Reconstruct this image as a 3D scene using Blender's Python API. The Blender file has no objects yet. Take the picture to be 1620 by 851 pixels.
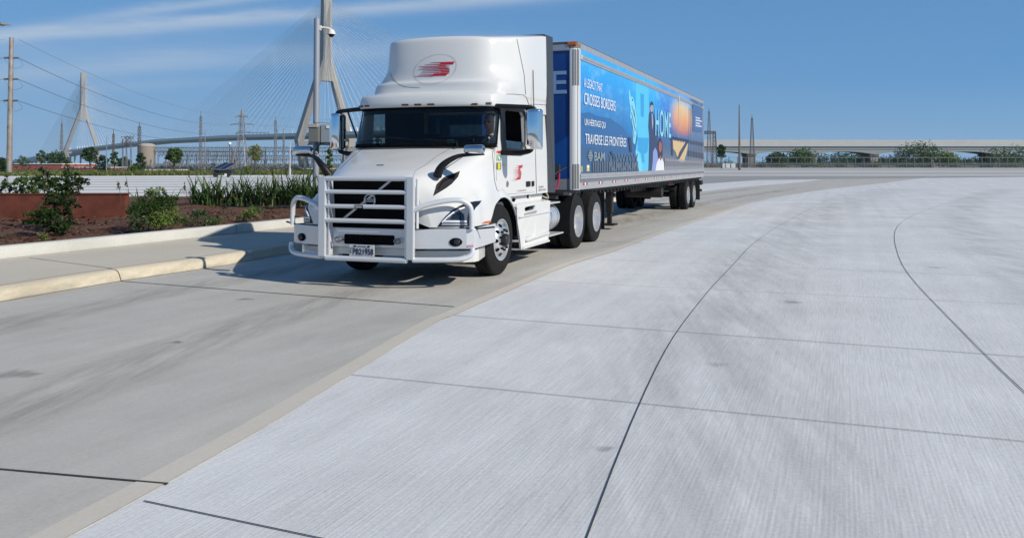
import bpy, math, random
import numpy as np
from mathutils import Vector, Matrix
from mathutils.bvhtree import BVHTree
from mathutils.geometry import delaunay_2d_cdt
R_ = math.radians
random.seed(5); rng = np.random.default_rng(5)
S = bpy.context.scene
C = S.collection

# ------------------------------------------------------------ camera, sky, sun, exposure
F, CX, PIT, H = 1255.0, 900.0, 0.024, 1.645
CY = 258 - F*math.tan(PIT)
cam = bpy.data.cameras.new('camera'); co = bpy.data.objects.new('camera', cam); C.objects.link(co)
co.location = (0, 0, H); co.rotation_euler = (math.pi/2 + PIT, 0, 0)
cam.sensor_width = 36; cam.lens = 36*F/1620
cam.shift_x = (810-CX)/1620; cam.shift_y = -(425.5-CY)/1620
cam.clip_start = .1; cam.clip_end = 12000
S.camera = co
SUNV = Vector((1.262, -.759, 1.0)).normalized()        # towards the sun
EL = math.asin(SUNV.z); AZ = math.atan2(SUNV.x, SUNV.y)
W = bpy.data.worlds.new('World'); S.world = W; W.use_nodes = True
nt = W.node_tree; nt.nodes.clear()
def N(nt, t, **k):
    n = nt.nodes.new(t)
    for a, b in k.items():
        if a.startswith('i_'):
            key = a[2:]; key = int(key) if key.isdigit() else key.replace('_', ' ')
            if hasattr(b, 'bl_idname') and 'NodeSocket' in b.bl_idname or isinstance(b, bpy.types.NodeSocket): nt.links.new(b, n.inputs[key])
            else: n.inputs[key].default_value = b
        else: setattr(n, a, b)
    return n
def M2(nt, op, a, b=None, c=None, clamp=False):
    n = nt.nodes.new('ShaderNodeMath'); n.operation = op; n.use_clamp = clamp
    for i, v in enumerate((a, b, c)):
        if v is None: continue
        if isinstance(v, bpy.types.NodeSocket): nt.links.new(v, n.inputs[i])
        else: n.inputs[i].default_value = v
    return n.outputs[0]
sky = N(nt, 'ShaderNodeTexSky', sky_type='NISHITA', sun_disc=False, sun_elevation=EL, sun_rotation=AZ,
        air_density=1.0, dust_density=.0, ozone_density=3.0, altitude=100)
tc = N(nt, 'ShaderNodeTexCoord'); sx = N(nt, 'ShaderNodeSeparateXYZ', i_0=tc.outputs['Generated'])
yy = M2(nt, 'MAXIMUM', sx.outputs[1], .08)
a_ = M2(nt, 'DIVIDE', sx.outputs[0], yy); b_ = M2(nt, 'DIVIDE', sx.outputs[2], yy)
def cloud(b0, slope, width, amp, a0, a1, seed, fs=3.0):
    cxyz = N(nt, 'ShaderNodeCombineXYZ', i_0=M2(nt, 'MULTIPLY', a_, fs), i_1=M2(nt, 'MULTIPLY', b_, fs*7), i_2=seed)
    nz = N(nt, 'ShaderNodeTexNoise', i_Vector=cxyz.outputs[0], i_Scale=1.6, i_Detail=7., i_Roughness=.62).outputs[0]
    wob = M2(nt, 'MULTIPLY', M2(nt, 'SUBTRACT', nz, .5), width*2.2)
    line = M2(nt, 'ADD', M2(nt, 'MULTIPLY_ADD', a_, slope, b0), wob)
    d = M2(nt, 'DIVIDE', M2(nt, 'SUBTRACT', b_, line), width)
    g = M2(nt, 'EXPONENT', M2(nt, 'MULTIPLY', M2(nt, 'MULTIPLY', d, d), -1.))
    m0 = N(nt, 'ShaderNodeMapRange', interpolation_type='SMOOTHSTEP', i_Value=a_, i_1=a0, i_2=a0+.25).outputs[0]
    m1 = N(nt, 'ShaderNodeMapRange', interpolation_type='SMOOTHSTEP', i_Value=a_, i_1=a1-.25, i_2=a1).outputs[0]
    m = M2(nt, 'MULTIPLY', m0, M2(nt, 'SUBTRACT', 1., m1))
    return M2(nt, 'MULTIPLY', M2(nt, 'MULTIPLY', g, m), M2(nt, 'MULTIPLY', nz, amp*2))
tot = None
for args in ((.215, .078, .009, .55, -1.1, .15, 1.3), (.262, .13, .007, .45, -.75, -.2, 4.1), (.16, .07, .012, .26, -.9, .0, 7.7),
             (.125, .05, .007, .22, -.75, -.35, 2.2), (.12, .0, .04, .05, -.9, .05, 9.9), (.19, .09, .028, .16, -1.1, -.3, 12.0)):
    c_ = cloud(*args); tot = c_ if tot is None else M2(nt, 'ADD', tot, c_)
tot = M2(nt, 'MINIMUM', tot, .75)
bg = N(nt, 'ShaderNodeBackground', i_Strength=.075)
up = M2(nt, 'MAXIMUM', sx.outputs[2], 0.)
rp = N(nt, 'ShaderNodeValToRGB', i_0=M2(nt, 'MULTIPLY', up, 2.2))
rp.color_ramp.elements[0].color = (.232, .405, .610, 1); rp.color_ramp.elements[1].color = (.052, .215, .54, 1)
e_ = rp.color_ramp.elements.new(.22); e_.color = (.088, .292, .610, 1)
sc_ = N(nt, 'ShaderNodeVectorMath', operation='SCALE', i_0=rp.outputs[0]); sc_.inputs['Scale'].default_value = 14.2
hz = M2(nt, 'EXPONENT', M2(nt, 'MULTIPLY', up, -1.6))      # clear summer air: more blue scattered light low in the sky
hm = N(nt, 'ShaderNodeMix', data_type='RGBA', i_0=M2(nt, 'MULTIPLY', hz, .95)); nt.links.new(sky.outputs[0], hm.inputs[6]); nt.links.new(sc_.outputs[0], hm.inputs[7])
mx = N(nt, 'ShaderNodeMix', data_type='RGBA', i_0=tot); nt.links.new(hm.outputs[2], mx.inputs[6]); mx.inputs[7].default_value = (7.2, 8.3, 9.6, 1)
nt.links.new(mx.outputs[2], bg.inputs[0])
nt.links.new(bg.outputs[0], N(nt, 'ShaderNodeOutputWorld').inputs[0])
sl = bpy.data.lights.new('sun', 'SUN'); sl.energy = 4.5; sl.angle = R_(.55); sl.color = (1, .93, .82)
so = bpy.data.objects.new('sun', sl); C.objects.link(so); so.rotation_euler = SUNV.to_track_quat('Z', 'Y').to_euler()
S.view_settings.view_transform = 'Standard'; S.view_settings.look = 'None'; S.view_settings.gamma = 1
S.view_settings.exposure = .02
S.render.engine = 'CYCLES'; S.cycles.max_bounces = 8; S.cycles.transparent_max_bounces = 24
S.cycles.caustics_reflective = False; S.cycles.caustics_refractive = False

# ------------------------------------------------------------ pixel helpers (photo pixels -> metres)
TF = (-2.151, 12.045, .302); RF = (-1.054, 16.439, .324); WF = (0, 0, 0)
def ray(u, v):
    a = (u-CX)/F; b = (CY-v)/F; c, s = math.cos(PIT), math.sin(PIT)
    return np.array([a, c-b*s, s+b*c])
def tol(p, fr):
    dx, dy = p[0]-fr[0], p[1]-fr[1]; c, s = math.cos(fr[2]), math.sin(fr[2])
    return np.array([dx*c-dy*s, dx*s+dy*c, p[2]])
def bp(u, v, ax, val, fr=WF):
    o = tol((0, 0, H), fr); d = tol(np.array([0, 0, H])+ray(u, v), fr)-o
    i = 'xyz'.index(ax); t = (val-o[i])/d[i]
    return Vector(o+d*t)

# ------------------------------------------------------------ materials
MATS = {}
def mat(name, col, rough=.5, metal=0., spec=.5, coat=0., noise=None, bump=None, emit=None, alpha=None):
    if name in MATS: return MATS[name]
    m = bpy.data.materials.new(name); m.use_nodes = True; MATS[name] = m
    nt = m.node_tree; b = nt.nodes['Principled BSDF']
    b.inputs['Base Color'].default_value = (*col, 1); b.inputs['Roughness'].default_value = rough
    b.inputs['Metallic'].default_value = metal; b.inputs['Specular IOR Level'].default_value = spec
    b.inputs['Coat Weight'].default_value = coat; b.inputs['Coat Roughness'].default_value = .05
    if noise:      # (scale, amount, [second colour])
        tc = N(nt, 'ShaderNodeTexCoord')
        nz = N(nt, 'ShaderNodeTexNoise', i_Vector=tc.outputs['Object'], i_Scale=noise[0], i_Detail=6., i_Roughness=.6)
        c2 = noise[2] if len(noise) > 2 else tuple(c*.6 for c in col)
        mr = N(nt, 'ShaderNodeMapRange', i_Value=nz.outputs[0], i_1=.35, i_2=.65, i_3=0., i_4=noise[1])
        mx = N(nt, 'ShaderNodeMix', data_type='RGBA', i_0=mr.outputs[0]); mx.inputs[6].default_value = (*col, 1); mx.inputs[7].default_value = (*c2, 1)
        nt.links.new(mx.outputs[2], b.inputs['Base Color'])
    if bump:
        tc = N(nt, 'ShaderNodeTexCoord')
        nz = N(nt, 'ShaderNodeTexNoise', i_Vector=tc.outputs['Object'], i_Scale=bump[0], i_Detail=5.)
        bm_ = N(nt, 'ShaderNodeBump', i_Strength=bump[1], i_Distance=bump[2], i_Height=nz.outputs[0]); nt.links.new(bm_.outputs[0], b.inputs['Normal'])
    return m
def leafmat(name, c1, c2, c3=None):
    if name in MATS: return MATS[name]
    m = bpy.data.materials.new(name); m.use_nodes = True; MATS[name] = m; nt = m.node_tree; nt.nodes.clear()
    g = N(nt, 'ShaderNodeNewGeometry'); cr = N(nt, 'ShaderNodeValToRGB', i_0=g.outputs['Random Per Island'])
    cr.color_ramp.elements[0].color = (*c1, 1); cr.color_ramp.elements[1].color = (*(c3 or c2), 1)
    e = cr.color_ramp.elements.new(.5); e.color = (*c2, 1)
    d = N(nt, 'ShaderNodeBsdfPrincipled', i_Base_Color=cr.outputs[0], i_Roughness=.55)
    t = N(nt, 'ShaderNodeBsdfTranslucent', i_Color=cr.outputs[0])
    mx = N(nt, 'ShaderNodeMixShader', i_0=.38); nt.links.new(d.outputs[0], mx.inputs[1]); nt.links.new(t.outputs[0], mx.inputs[2])
    nt.links.new(mx.outputs[0], N(nt, 'ShaderNodeOutputMaterial').inputs[0]); return m
def glassmat(name, tint, refl=.06):
    m = bpy.data.materials.new(name); m.use_nodes = True; MATS[name] = m; nt = m.node_tree; nt.nodes.clear()
    t = N(nt, 'ShaderNodeBsdfTransparent', i_Color=(*tint, 1)); g = N(nt, 'ShaderNodeBsdfGlossy', i_Roughness=.02)
    fr = N(nt, 'ShaderNodeFresnel', i_IOR=1.5); f = M2(nt, 'MULTIPLY', fr.outputs[0], refl/.04*.5, clamp=True)
    mx = N(nt, 'ShaderNodeMixShader', i_0=f); nt.links.new(t.outputs[0], mx.inputs[1]); nt.links.new(g.outputs[0], mx.inputs[2])
    nt.links.new(mx.outputs[0], N(nt, 'ShaderNodeOutputMaterial').inputs[0]); return m
def concrete(name, col, col2, dirang=None, tine=0., joint=None, streak=.5, rough=.85, stain=.25):
    """concrete sheet: mottling, streaks along the driving direction, tining grooves, fine grain"""
    m = bpy.data.materials.new(name); m.use_nodes = True; MATS[name] = m; nt = m.node_tree; b = nt.nodes['Principled BSDF']
    g = N(nt, 'ShaderNodeNewGeometry'); mp = N(nt, 'ShaderNodeMapping', i_Vector=g.outputs['Position'])
    mp.inputs['Rotation'].default_value = (0, 0, dirang or 0)
    st = N(nt, 'ShaderNodeMapping', i_Vector=mp.outputs[0]); st.inputs['Scale'].default_value = (1., .06, 1)
    big = N(nt, 'ShaderNodeTexNoise', i_Vector=g.outputs['Position'], i_Scale=.55, i_Detail=8., i_Roughness=.65).outputs[0]
    stk = N(nt, 'ShaderNodeTexNoise', i_Vector=st.outputs[0], i_Scale=2.2, i_Detail=6., i_Roughness=.7).outputs[0]
    fin = N(nt, 'ShaderNodeTexNoise', i_Vector=g.outputs['Position'], i_Scale=42., i_Detail=6., i_Roughness=.8).outputs[0]
    f = M2(nt, 'MULTIPLY_ADD', M2(nt, 'SUBTRACT', stk, .5), streak*2.2, M2(nt, 'MULTIPLY', M2(nt, 'SUBTRACT', big, .5), stain*5))
    f = M2(nt, 'ADD', f, M2(nt, 'MULTIPLY', M2(nt, 'SUBTRACT', fin, .5), 1.5))
    f = M2(nt, 'ADD', f, .4, clamp=True)
    hgt = M2(nt, 'MULTIPLY', fin, .35)
    if tine:
        sx = N(nt, 'ShaderNodeSeparateXYZ', i_0=mp.outputs[0])
        jit = N(nt, 'ShaderNodeTexNoise', i_Vector=st.outputs[0], i_Scale=1.1, i_Detail=2.).outputs[0]
        gm = N(nt, 'ShaderNodeMapping', i_Vector=mp.outputs[0]); gm.inputs['Scale'].default_value = (46, 2.6, 1)
        w = N(nt, 'ShaderNodeTexNoise', i_Vector=gm.outputs[0], i_Scale=1., i_Detail=2., i_Roughness=.5).outputs[0]
        w = M2(nt, 'MULTIPLY', M2(nt, 'SUBTRACT', w, .5), 4.2)
        ph = M2(nt, 'MULTIPLY', M2(nt, 'ADD', sx.outputs[0], M2(nt, 'MULTIPLY', jit, .12)), 2*math.pi/.024)
        cd = N(nt, 'ShaderNodeVectorMath', operation='LENGTH', i_0=g.outputs['Position']).outputs['Value']
        w = M2(nt, 'ADD', w, M2(nt, 'MULTIPLY', M2(nt, 'SINE', ph), N(nt, 'ShaderNodeMapRange', i_Value=cd, i_1=4., i_2=10., i_3=.30, i_4=0.).outputs[0]))
        f = M2(nt, 'MULTIPLY_ADD', w, tine*.5, f, clamp=True); hgt = M2(nt, 'MULTIPLY_ADD', w, .5*tine, hgt)
        ln = N(nt, 'ShaderNodeMapping', i_Vector=mp.outputs[0]); ln.inputs['Scale'].default_value = (2.3, .05, 1)
        lane = N(nt, 'ShaderNodeTexNoise', i_Vector=ln.outputs[0], i_Scale=1., i_Detail=3., i_Roughness=.6).outputs[0]
        f = M2(nt, 'MULTIPLY_ADD', M2(nt, 'SUBTRACT', lane, .5), .55, f, clamp=True)
    mx = N(nt, 'ShaderNodeMix', data_type='RGBA', i_0=f); mx.inputs[6].default_value = (*col, 1); mx.inputs[7].default_value = (*col2, 1)
    nt.links.new(mx.outputs[2], b.inputs['Base Color']); b.inputs['Roughness'].default_value = rough
    bb = N(nt, 'ShaderNodeBump', i_Strength=.5, i_Distance=.006, i_Height=hgt); nt.links.new(bb.outputs[0], b.inputs['Normal'])
    b.inputs['Specular IOR Level'].default_value = .3
    return m

# ------------------------------------------------------------ mesh builder
def CR(pts, n, closed=False):
    """Catmull-Rom through rows (arrays) with n steps per span"""
    P = np.array(pts, float); k = len(P); out = []
    for i in range(k-1):
        p0 = P[i-1] if i > 0 else 2*P[0]-P[1]; p1 = P[i]; p2 = P[i+1]; p3 = P[i+2] if i+2 < k else 2*P[-1]-P[-2]
        for j in range(n):
            t = j/n
            out.append(.5*((2*p1)+(-p0+p2)*t+(2*p0-5*p1+4*p2-p3)*t*t+(-p0+3*p1-3*p2+p3)*t**3))
    out.append(P[-1]); return np.array(out)
class MB:
    def __init__(s): s.v = []; s.f = []; s.m = []; s.mi = 0
    def add(s, vs, fs):
        o = len(s.v); s.v += [tuple(map(float, p)) for p in vs]; s.f += [tuple(i+o for i in f) for f in fs]; s.m += [s.mi]*len(fs); return s
    def box(s, c, d, rz=0, ry=0, rx=0):
        M = Matrix.Translation(c) @ Matrix.Rotation(rz, 4, 'Z') @ Matrix.Rotation(ry, 4, 'Y') @ Matrix.Rotation(rx, 4, 'X')
        vs = [M @ Vector((x*d[0]/2, y*d[1]/2, z*d[2]/2)) for x in (-1, 1) for y in (-1, 1) for z in (-1, 1)]
        return s.add(vs, [(0, 1, 3, 2), (4, 6, 7, 5), (0, 4, 5, 1), (2, 3, 7, 6), (0, 2, 6, 4), (1, 5, 7, 3)])
    def bb(s, a, b): return s.box([(a[i]+b[i])/2 for i in range(3)], [abs(b[i]-a[i]) for i in range(3)])
    def prism(s, pts, vec):
        n = len(pts); a = [Vector(p) for p in pts]; b = [p+Vector(vec) for p in a]
        return s.add(a+b, [tuple(range(n))[::-1], tuple(range(n, 2*n))]+[(i, (i+1) % n, n+(i+1) % n, n+i) for i in range(n)])
    def tube(s, pts, r, n=8, cap=True, smooth=0):
        if smooth: pts = CR(pts, smooth)
        P = [Vector(p) for p in pts]; k = len(P); rs = r if isinstance(r, (list, tuple)) else [r]*k
        if len(rs) != k: rs = [rs[0]+(rs[-1]-rs[0])*i/(k-1) for i in range(k)]
        vs = []; up = Vector((0, 0, 1)); prev = None
        for i in range(k):
            t = (P[min(i+1, k-1)]-P[max(i-1, 0)]).normalized()
            if prev is None:
                x = t.cross(up);  x = t.cross(Vector((1, 0, 0))) if x.length < .05 else x
            else: x = prev - t*prev.dot(t)
            x.normalize(); prev = x; y = t.cross(x)
            vs += [P[i]+(x*math.cos(a)+y*math.sin(a))*rs[i] for a in [2*math.pi*(j+.5)/n for j in range(n)]]
        fs = [(i*n+j, i*n+(j+1) % n, (i+1)*n+(j+1) % n, (i+1)*n+j) for i in range(k-1) for j in range(n)]
        if cap: fs += [tuple(range(n))[::-1], tuple(range((k-1)*n, k*n))]
        return s.add(vs, fs)
    def lathe(s, prof, c, ax='x', n=48, sgn=1):
        """prof: (offset along axis, radius)"""
        vs = []
        for o, r in prof:
            for j in range(n):
                a = 2*math.pi*j/n; p = (o*sgn, r*math.cos(a), r*math.sin(a))
                if ax == 'y': p = (p[1], p[0], p[2])
                if ax == 'z': p = (p[1], p[2], p[0])
                vs.append((c[0]+p[0], c[1]+p[1], c[2]+p[2]))
        return s.add(vs, [(i*n+j, i*n+(j+1) % n, (i+1)*n+(j+1) % n, (i+1)*n+j) for i in range(len(prof)-1) for j in range(n)])
    def grid(s, rows, flip=False):
        rows = np.array(rows); a, b = rows.shape[:2]
        fs = [(i*b+j, i*b+j+1, (i+1)*b+j+1, (i+1)*b+j) for i in range(a-1) for j in range(b-1)]
        if flip: fs = [f[::-1] for f in fs]
        return s.add(rows.reshape(-1, 3), fs)
    def ell(s, c, r, n=12, m=8, rz=0):
        vs = []; 
        for i in range(m+1):
            t = math.pi*i/m
            for j in range(n):
                a = 2*math.pi*j/n; x, y = r[0]*math.sin(t)*math.cos(a), r[1]*math.sin(t)*math.sin(a)
                vs.append((c[0]+x*math.cos(rz)-y*math.sin(rz), c[1]+x*math.sin(rz)+y*math.cos(rz), c[2]+r[2]*math.cos(t)))
        return s.add(vs, [(i*n+j, (i+1)*n+j, (i+1)*n+(j+1) % n, i*n+(j+1) % n) for i in range(m) for j in range(n)])
    def beam(s, a, b, r): return s.tube([a, b], r, 4)
    def build(s, name, m, parent=None, smooth=None, bevel=0, recalc=True):
        me = bpy.data.meshes.new(name); me.from_pydata(s.v, [], s.f)
        for x in (m if isinstance(m, (list, tuple)) else [m]): me.materials.append(x)
        if any(s.m): me.polygons.foreach_set('material_index', s.m)
        if recalc:
            import bmesh
            b = bmesh.new(); b.from_mesh(me); bmesh.ops.recalc_face_normals(b, faces=b.faces); b.to_mesh(me); b.free()
        o = bpy.data.objects.new(name, me); C.objects.link(o)
        if smooth is not None:
            me.polygons.foreach_set('use_smooth', [True]*len(me.polygons)); me.set_sharp_from_angle(angle=R_(smooth))
        if bevel:
            bv = o.modifiers.new('b', 'BEVEL'); bv.width = bevel; bv.segments = 2; bv.limit_method = 'ANGLE'; bv.angle_limit = R_(35)
        me.update()
        if parent is not None: o.parent = parent
        return o
def tag(o, label=None, cat=None, group=None, kind=None):
    if label: o['label'] = label
    if cat: o['category'] = cat
    if group: o['group'] = group
    if kind: o['kind'] = kind
    return o
def thing(name, label, cat, loc=(0, 0, 0), rz=0, group=None):
    o = bpy.data.objects.new(name, None); C.objects.link(o); o.empty_display_size = .2
    o.location = loc; o.rotation_euler = (0, 0, rz); return tag(o, label, cat, group)
def struct(o): o['kind'] = 'structure'; return o
def copy_tree(o, parent=None):
    c = o.copy(); C.objects.link(c)
    if parent is not None: c.parent = parent
    for ch in list(o.children): copy_tree(ch, c)
    return c
def cdt(outer, holes=(), step=None):
    """2D polygon (+holes) -> verts, tris"""
    pts = []; edges = []
    def loop(L):
        o = len(pts); q = []
        for i in range(len(L)):
            a = np.array(L[i], float); b = np.array(L[(i+1) % len(L)], float); n = max(1, int(np.ceil(np.linalg.norm(b-a)/step))) if step else 1
            q += [tuple(a+(b-a)*k/n) for k in range(n)]
        pts.extend(q); edges.extend([(o+i, o+(i+1) % len(q)) for i in range(len(q))])
    def inside(p, L):
        x, y = p; r = False; j = len(L)-1
        for i in range(len(L)):
            xi, yi = L[i][:2]; xj, yj = L[j][:2]
            if (yi > y) != (yj > y) and x < (xj-xi)*(y-yi)/(yj-yi)+xi: r = not r
            j = i
        return r
    loop(outer); [loop(h) for h in holes]
    if step:
        A = np.array(outer, float); x0, y0 = A.min(0); x1, y1 = A.max(0)
        for x in np.arange(x0+step/2, x1, step):
            for y in np.arange(y0+step/2, y1, step):
                if inside((x, y), outer) and not any(inside((x, y), h) for h in holes): pts.append((x, y))
    v, e, f, *_ = delaunay_2d_cdt([Vector(p) for p in pts], edges, [], 0, 1e-5)
    v = [tuple(p) for p in v]; out = []
    for t in f:
        c = (sum(v[i][0] for i in t)/3, sum(v[i][1] for i in t)/3)
        if inside(c, outer) and not any(inside(c, h) for h in holes): out.append(tuple(t))
    return v, out
def plate(mb, outer, holes, fn, thick, step=None):
    """fn(a,b)->Vector surface point; thick: Vector offset for the back face"""
    v, t = cdt(outer, holes, step); n = len(v); T = Vector(thick)
    A = [Vector(fn(*p)) for p in v]; fs = list(t)+[tuple(n+i for i in x[::-1]) for x in t]
    cnt = {}
    for x in t:
        for i in range(3):
            e = (x[i], x[(i+1) % 3]); cnt[tuple(sorted(e))] = cnt.get(tuple(sorted(e)), [])+[e]
    fs += [(e[0][1], e[0][0], n+e[0][0], n+e[0][1]) for e in cnt.values() if len(e) == 1]
    return mb.add(A+[p+T for p in A], fs)
_bvh = {}
def bvh(o):
    if o.name not in _bvh:
        me = o.data; _bvh[o.name] = BVHTree.FromPolygons([v.co for v in me.vertices], [p.vertices for p in me.polygons])
    return _bvh[o.name]
def px_on(objs, u, v, fr, last=[None]):
    o = Vector(tol((0, 0, H), fr)); d = (Vector(tol(np.array([0, 0, H])+ray(u, v), fr))-o).normalized(); best = None
    for ob in objs:
        h = bvh(ob).ray_cast(o, d)
        if h[0] is not None and (best is None or h[3] < best[1]): best = (h[0], h[3], h[1])
    if best is None:
        if last[0] is None: return bp(u, v, 'x', 1.2, fr), Vector((1, 0, 0))
        return o+d*last[0][0], last[0][1]
    nn = best[2] if best[2].dot(d) < 0 else -best[2]
    last[0] = (best[1], nn); return best[0], nn
def decal(mb, objs, poly, fr, off=.004, step=3., thick=0.004, mirror=True):
    """a panel following the body surface; polygon measured on the photograph, real thickness"""
    v, t = cdt(poly, (), step); n = len(v); A = []; B = []
    for p in v:
        q, nn = px_on(objs, p[0], p[1], fr); A.append(q+nn*off); B.append(q-nn*.01)
    cnt = {}
    for x in t:
        for i in range(3):
            e = (x[i], x[(i+1) % 3]); cnt[tuple(sorted(e))] = cnt.get(tuple(sorted(e)), [])+[e]
    fs = list(t)+[(e[0][1], e[0][0], n+e[0][0], n+e[0][1]) for e in cnt.values() if len(e) == 1]
    mb.add(A+B, fs)
    if mirror: mb.add([(-p[0], p[1], p[2]) for p in A+B], [f[::-1] for f in fs])
    return mb
def lineband(pts, w):
    P = [np.array(p, float) for p in pts]; L = []; Rr = []
    for i in range(len(P)):
        t = P[min(i+1, len(P)-1)]-P[max(i-1, 0)]; t /= np.linalg.norm(t); nn = np.array([-t[1], t[0]])*w/2
        L.append(tuple(P[i]+nn)); Rr.append(tuple(P[i]-nn))
    return L+Rr[::-1]
def text(name, s, m, parent, org, ex, ey, width, height, depth=.004, shear=0, bold=.012):
    """lettering fitted to width x height, lying in the plane ex (reading direction), ey (up)"""
    cu = bpy.data.curves.new(name, 'FONT'); cu.body = s; cu.size = 1; cu.shear = shear; cu.extrude = 0; cu.offset = bold
    o = bpy.data.objects.new(name, cu); C.objects.link(o); dg = bpy.context.evaluated_depsgraph_get(); dg.update()
    me = bpy.data.meshes.new_from_object(o.evaluated_get(dg)); bpy.data.objects.remove(o); bpy.data.curves.remove(cu)
    v = np.array([p.co[:] for p in me.vertices]); x0, y0 = v[:, 0].min(), v[:, 1].min(); w = np.ptp(v[:, 0]); h = np.ptp(v[:, 1])
    ex = Vector(ex); ey = Vector(ey); ez = ex.cross(ey); org = Vector(org)
    P = [org+ex*((p[0]-x0)/w*width)+ey*((p[1]-y0)/h*height) for p in v]
    fs = [tuple(p.vertices) for p in me.polygons]; bpy.data.meshes.remove(me)
    mb = MB(); n = len(P); cnt = {}
    for x in fs:
        for i in range(len(x)):
            e = (x[i], x[(i+1) % len(x)]); cnt[tuple(sorted(e))] = cnt.get(tuple(sorted(e)), [])+[e]
    mb.add([p+ez*depth for p in P]+P, fs+[(e[0][1], e[0][0], n+e[0][0], n+e[0][1]) for e in cnt.values() if len(e) == 1])
    return mb.build(name, m, parent, recalc=False)
def sheet(name, pts, z, m, thick=0):
    mb = MB(); v, t = cdt([(p[0], p[1]) for p in pts])
    if thick: plate(mb, [(p[0], p[1]) for p in pts], (), lambda a, b: (a, b, z), (0, 0, -thick))
    else: mb.add([(a, b, z) for a, b in v], [x if ((v[x[1]][0]-v[x[0]][0])*(v[x[2]][1]-v[x[0]][1])-(v[x[1]][1]-v[x[0]][1])*(v[x[2]][0]-v[x[0]][0])) > 0 else x[::-1] for x in t])
    return struct(mb.build(name, m, recalc=bool(thick)))
# ============================================================ SETTING: terrain, plaza, lane, kerbs
def smooth(a, b, x): t = min(1, max(0, (x-a)/(b-a))); return t*t*(3-2*t)
def zg(x, y):      # the land falls away towards the river behind the grass verge on the left
    return -6*smooth(140, 185, y)*(1-smooth(-25, 10, x-(y-150)*.06))
g = MB(); xs = [-6000, -3000, -1500, -800, -500]+list(range(-400, 401, 20))+[500, 800, 1500, 3000, 6000]
ys = [-200, -60, 0, 60, 100, 140, 148, 156, 166, 174, 185, 200, 240, 300, 400, 600, 900, 1500, 3000, 6000, 9000]
g.grid([[(x, y, zg(x, y)-.03) for x in xs] for y in ys], flip=True)
ground = struct(g.build('ground', mat('field', (.07, .085, .03), .95, noise=(.15, .8, (.13, .11, .055))), recalc=False))
M_light = concrete('pale tined concrete', (.47, .475, .475), (.76, .765, .76), R_(19), tine=.29, streak=.22, stain=.22)
M_plain = concrete('pale concrete', (.40, .40, .39), (.58, .58, .565), R_(60), streak=.3, stain=.2)
M_lane = concrete('grey lane concrete', (.38, .365, .33), (.53, .51, .465), R_(25), tine=.08, streak=.55, stain=.32)
M_walk = concrete('buff concrete walk', (.47, .43, .355), (.60, .55, .455), R_(30), streak=.2, stain=.18)
M_kerb = concrete('buff kerb concrete', (.52, .46, .345), (.68, .61, .47), R_(30), streak=.5, stain=.5)
M_wkerb = concrete('white kerb concrete', (.43, .43, .40), (.59, .585, .54), R_(30), streak=.5, stain=.45)
M_joint = mat('joint sealant', (.035, .033, .03), .8)
M_left = mat('pale left roadway', (.66, .655, .63), .9, noise=(.35, .5, (.56, .56, .54)))
M_asph = mat('far grey pavement', (.27, .27, .26), .9, noise=(.4, .5, (.34, .34, .33)))
plaza = sheet('plaza_pavement', [(-260, -40), (260, -40), (260, 99), (16.7, 99.), (-36, 110), (-59, 101), (-260, 84)], .0, M_light)
KB = [(-9.6, -14), (-8.6, 0), (-7.5, 6), (-6.73, 9.43), (-6.23, 11.09), (-5.59, 12.6), (-5.2, 14.0), (-4.3, 17.2), (-2.0, 24.5), (.9, 31.5), (3.6, 37.2), (7.79, 45.94), (13.71, 57.4), (21, 70), (34, 99)]
LE = [(-3.9, -14), (-2.9, 0), (-2.05, 5), (-1.56, 8.05), (-1.38, 8.69), (-1.07, 9.76), (-.15, 12.83), (.74, 14.96), (1.47, 17.05), (3.72, 23.25), (8.37, 35.05), (13.9, 46), (20.5, 57), (28, 69), (46, 99)]
lane = sheet('truck_lane', CR(KB, 4).tolist()+CR(LE, 4).tolist()[::-1], .004, M_lane)
off = lambda L, d: [(x+d, y) for x, y in L]
LEs = CR(LE, 4)
edge = sheet('lane_edge_strip', LEs.tolist()+(LEs+np.array([.16, -.02])).tolist()[::-1], .008, concrete('buff edge strip', (.50, .46, .39), (.60, .56, .49), R_(20), streak=.2))
# far side: grey carriageway bands
sheet('far_carriageway', [(10.6, 62.6), (18.3, 76.5), (60, 97), (130, 98.9), (16.7, 98.9), (-8, 80), (-4, 66)], .006, M_asph)
sheet('far_roadway', [(16, 99.2), (260, 99.2), (260, 262), (0, 262), (-12, 165), (-18, 125)], .004, mat('far pale concrete', (.42, .41, .39), .9, noise=(.2, .6, (.5, .49, .46))))
for i, (y0, y1) in enumerate(((104, 107.5), (122, 127), (150, 158), (190, 204))):
    sheet('road_band', [(10, y0), (260, y0+3), (260, y1+3), (10, y1)], .009, mat('white band', (.62, .61, .58), .8) if i % 2 == 0 else M_asph)
for i, (yy0, w) in enumerate(((86, 2.6), (76, 2.2), (66.5, 2.6), (58.5, 1.6), (52, 1.7), (46.2, 1.2), (41, 1.2), (37, .8), (33.8, .6))):
    L = [(x, yy0+(x+45)*.12*(yy0/60)+.0006*(x+45)**2) for x in range(-200, 1, 5)]
    sheet('road_band', L+[(x, y+w) for x, y in L[::-1]], .006, mat('grey band', (.33, .33, .33), .9, noise=(.5, .6, (.46, .46, .45))) if i % 3 != 1 else mat('buff band', (.36, .35, .32), .9))
sheet('left_roadway', [(-259, 83.), (-59, 100.), (-36, 109), (-14, 92), (-3, 60), (-1, 40), (-1, 32), (-10, 28), (-24, 24), (-60, 18), (-259, 20)], .003, M_left)
def joint(name, pts, z, w=.018): return struct(sheet(name, lineband(pts, w), z, M_joint))
joint('slab_joint', [(-6.22, 11.06), (-4.03, 10.17), (-1.31, 9.1)], .0085, .02)
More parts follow.
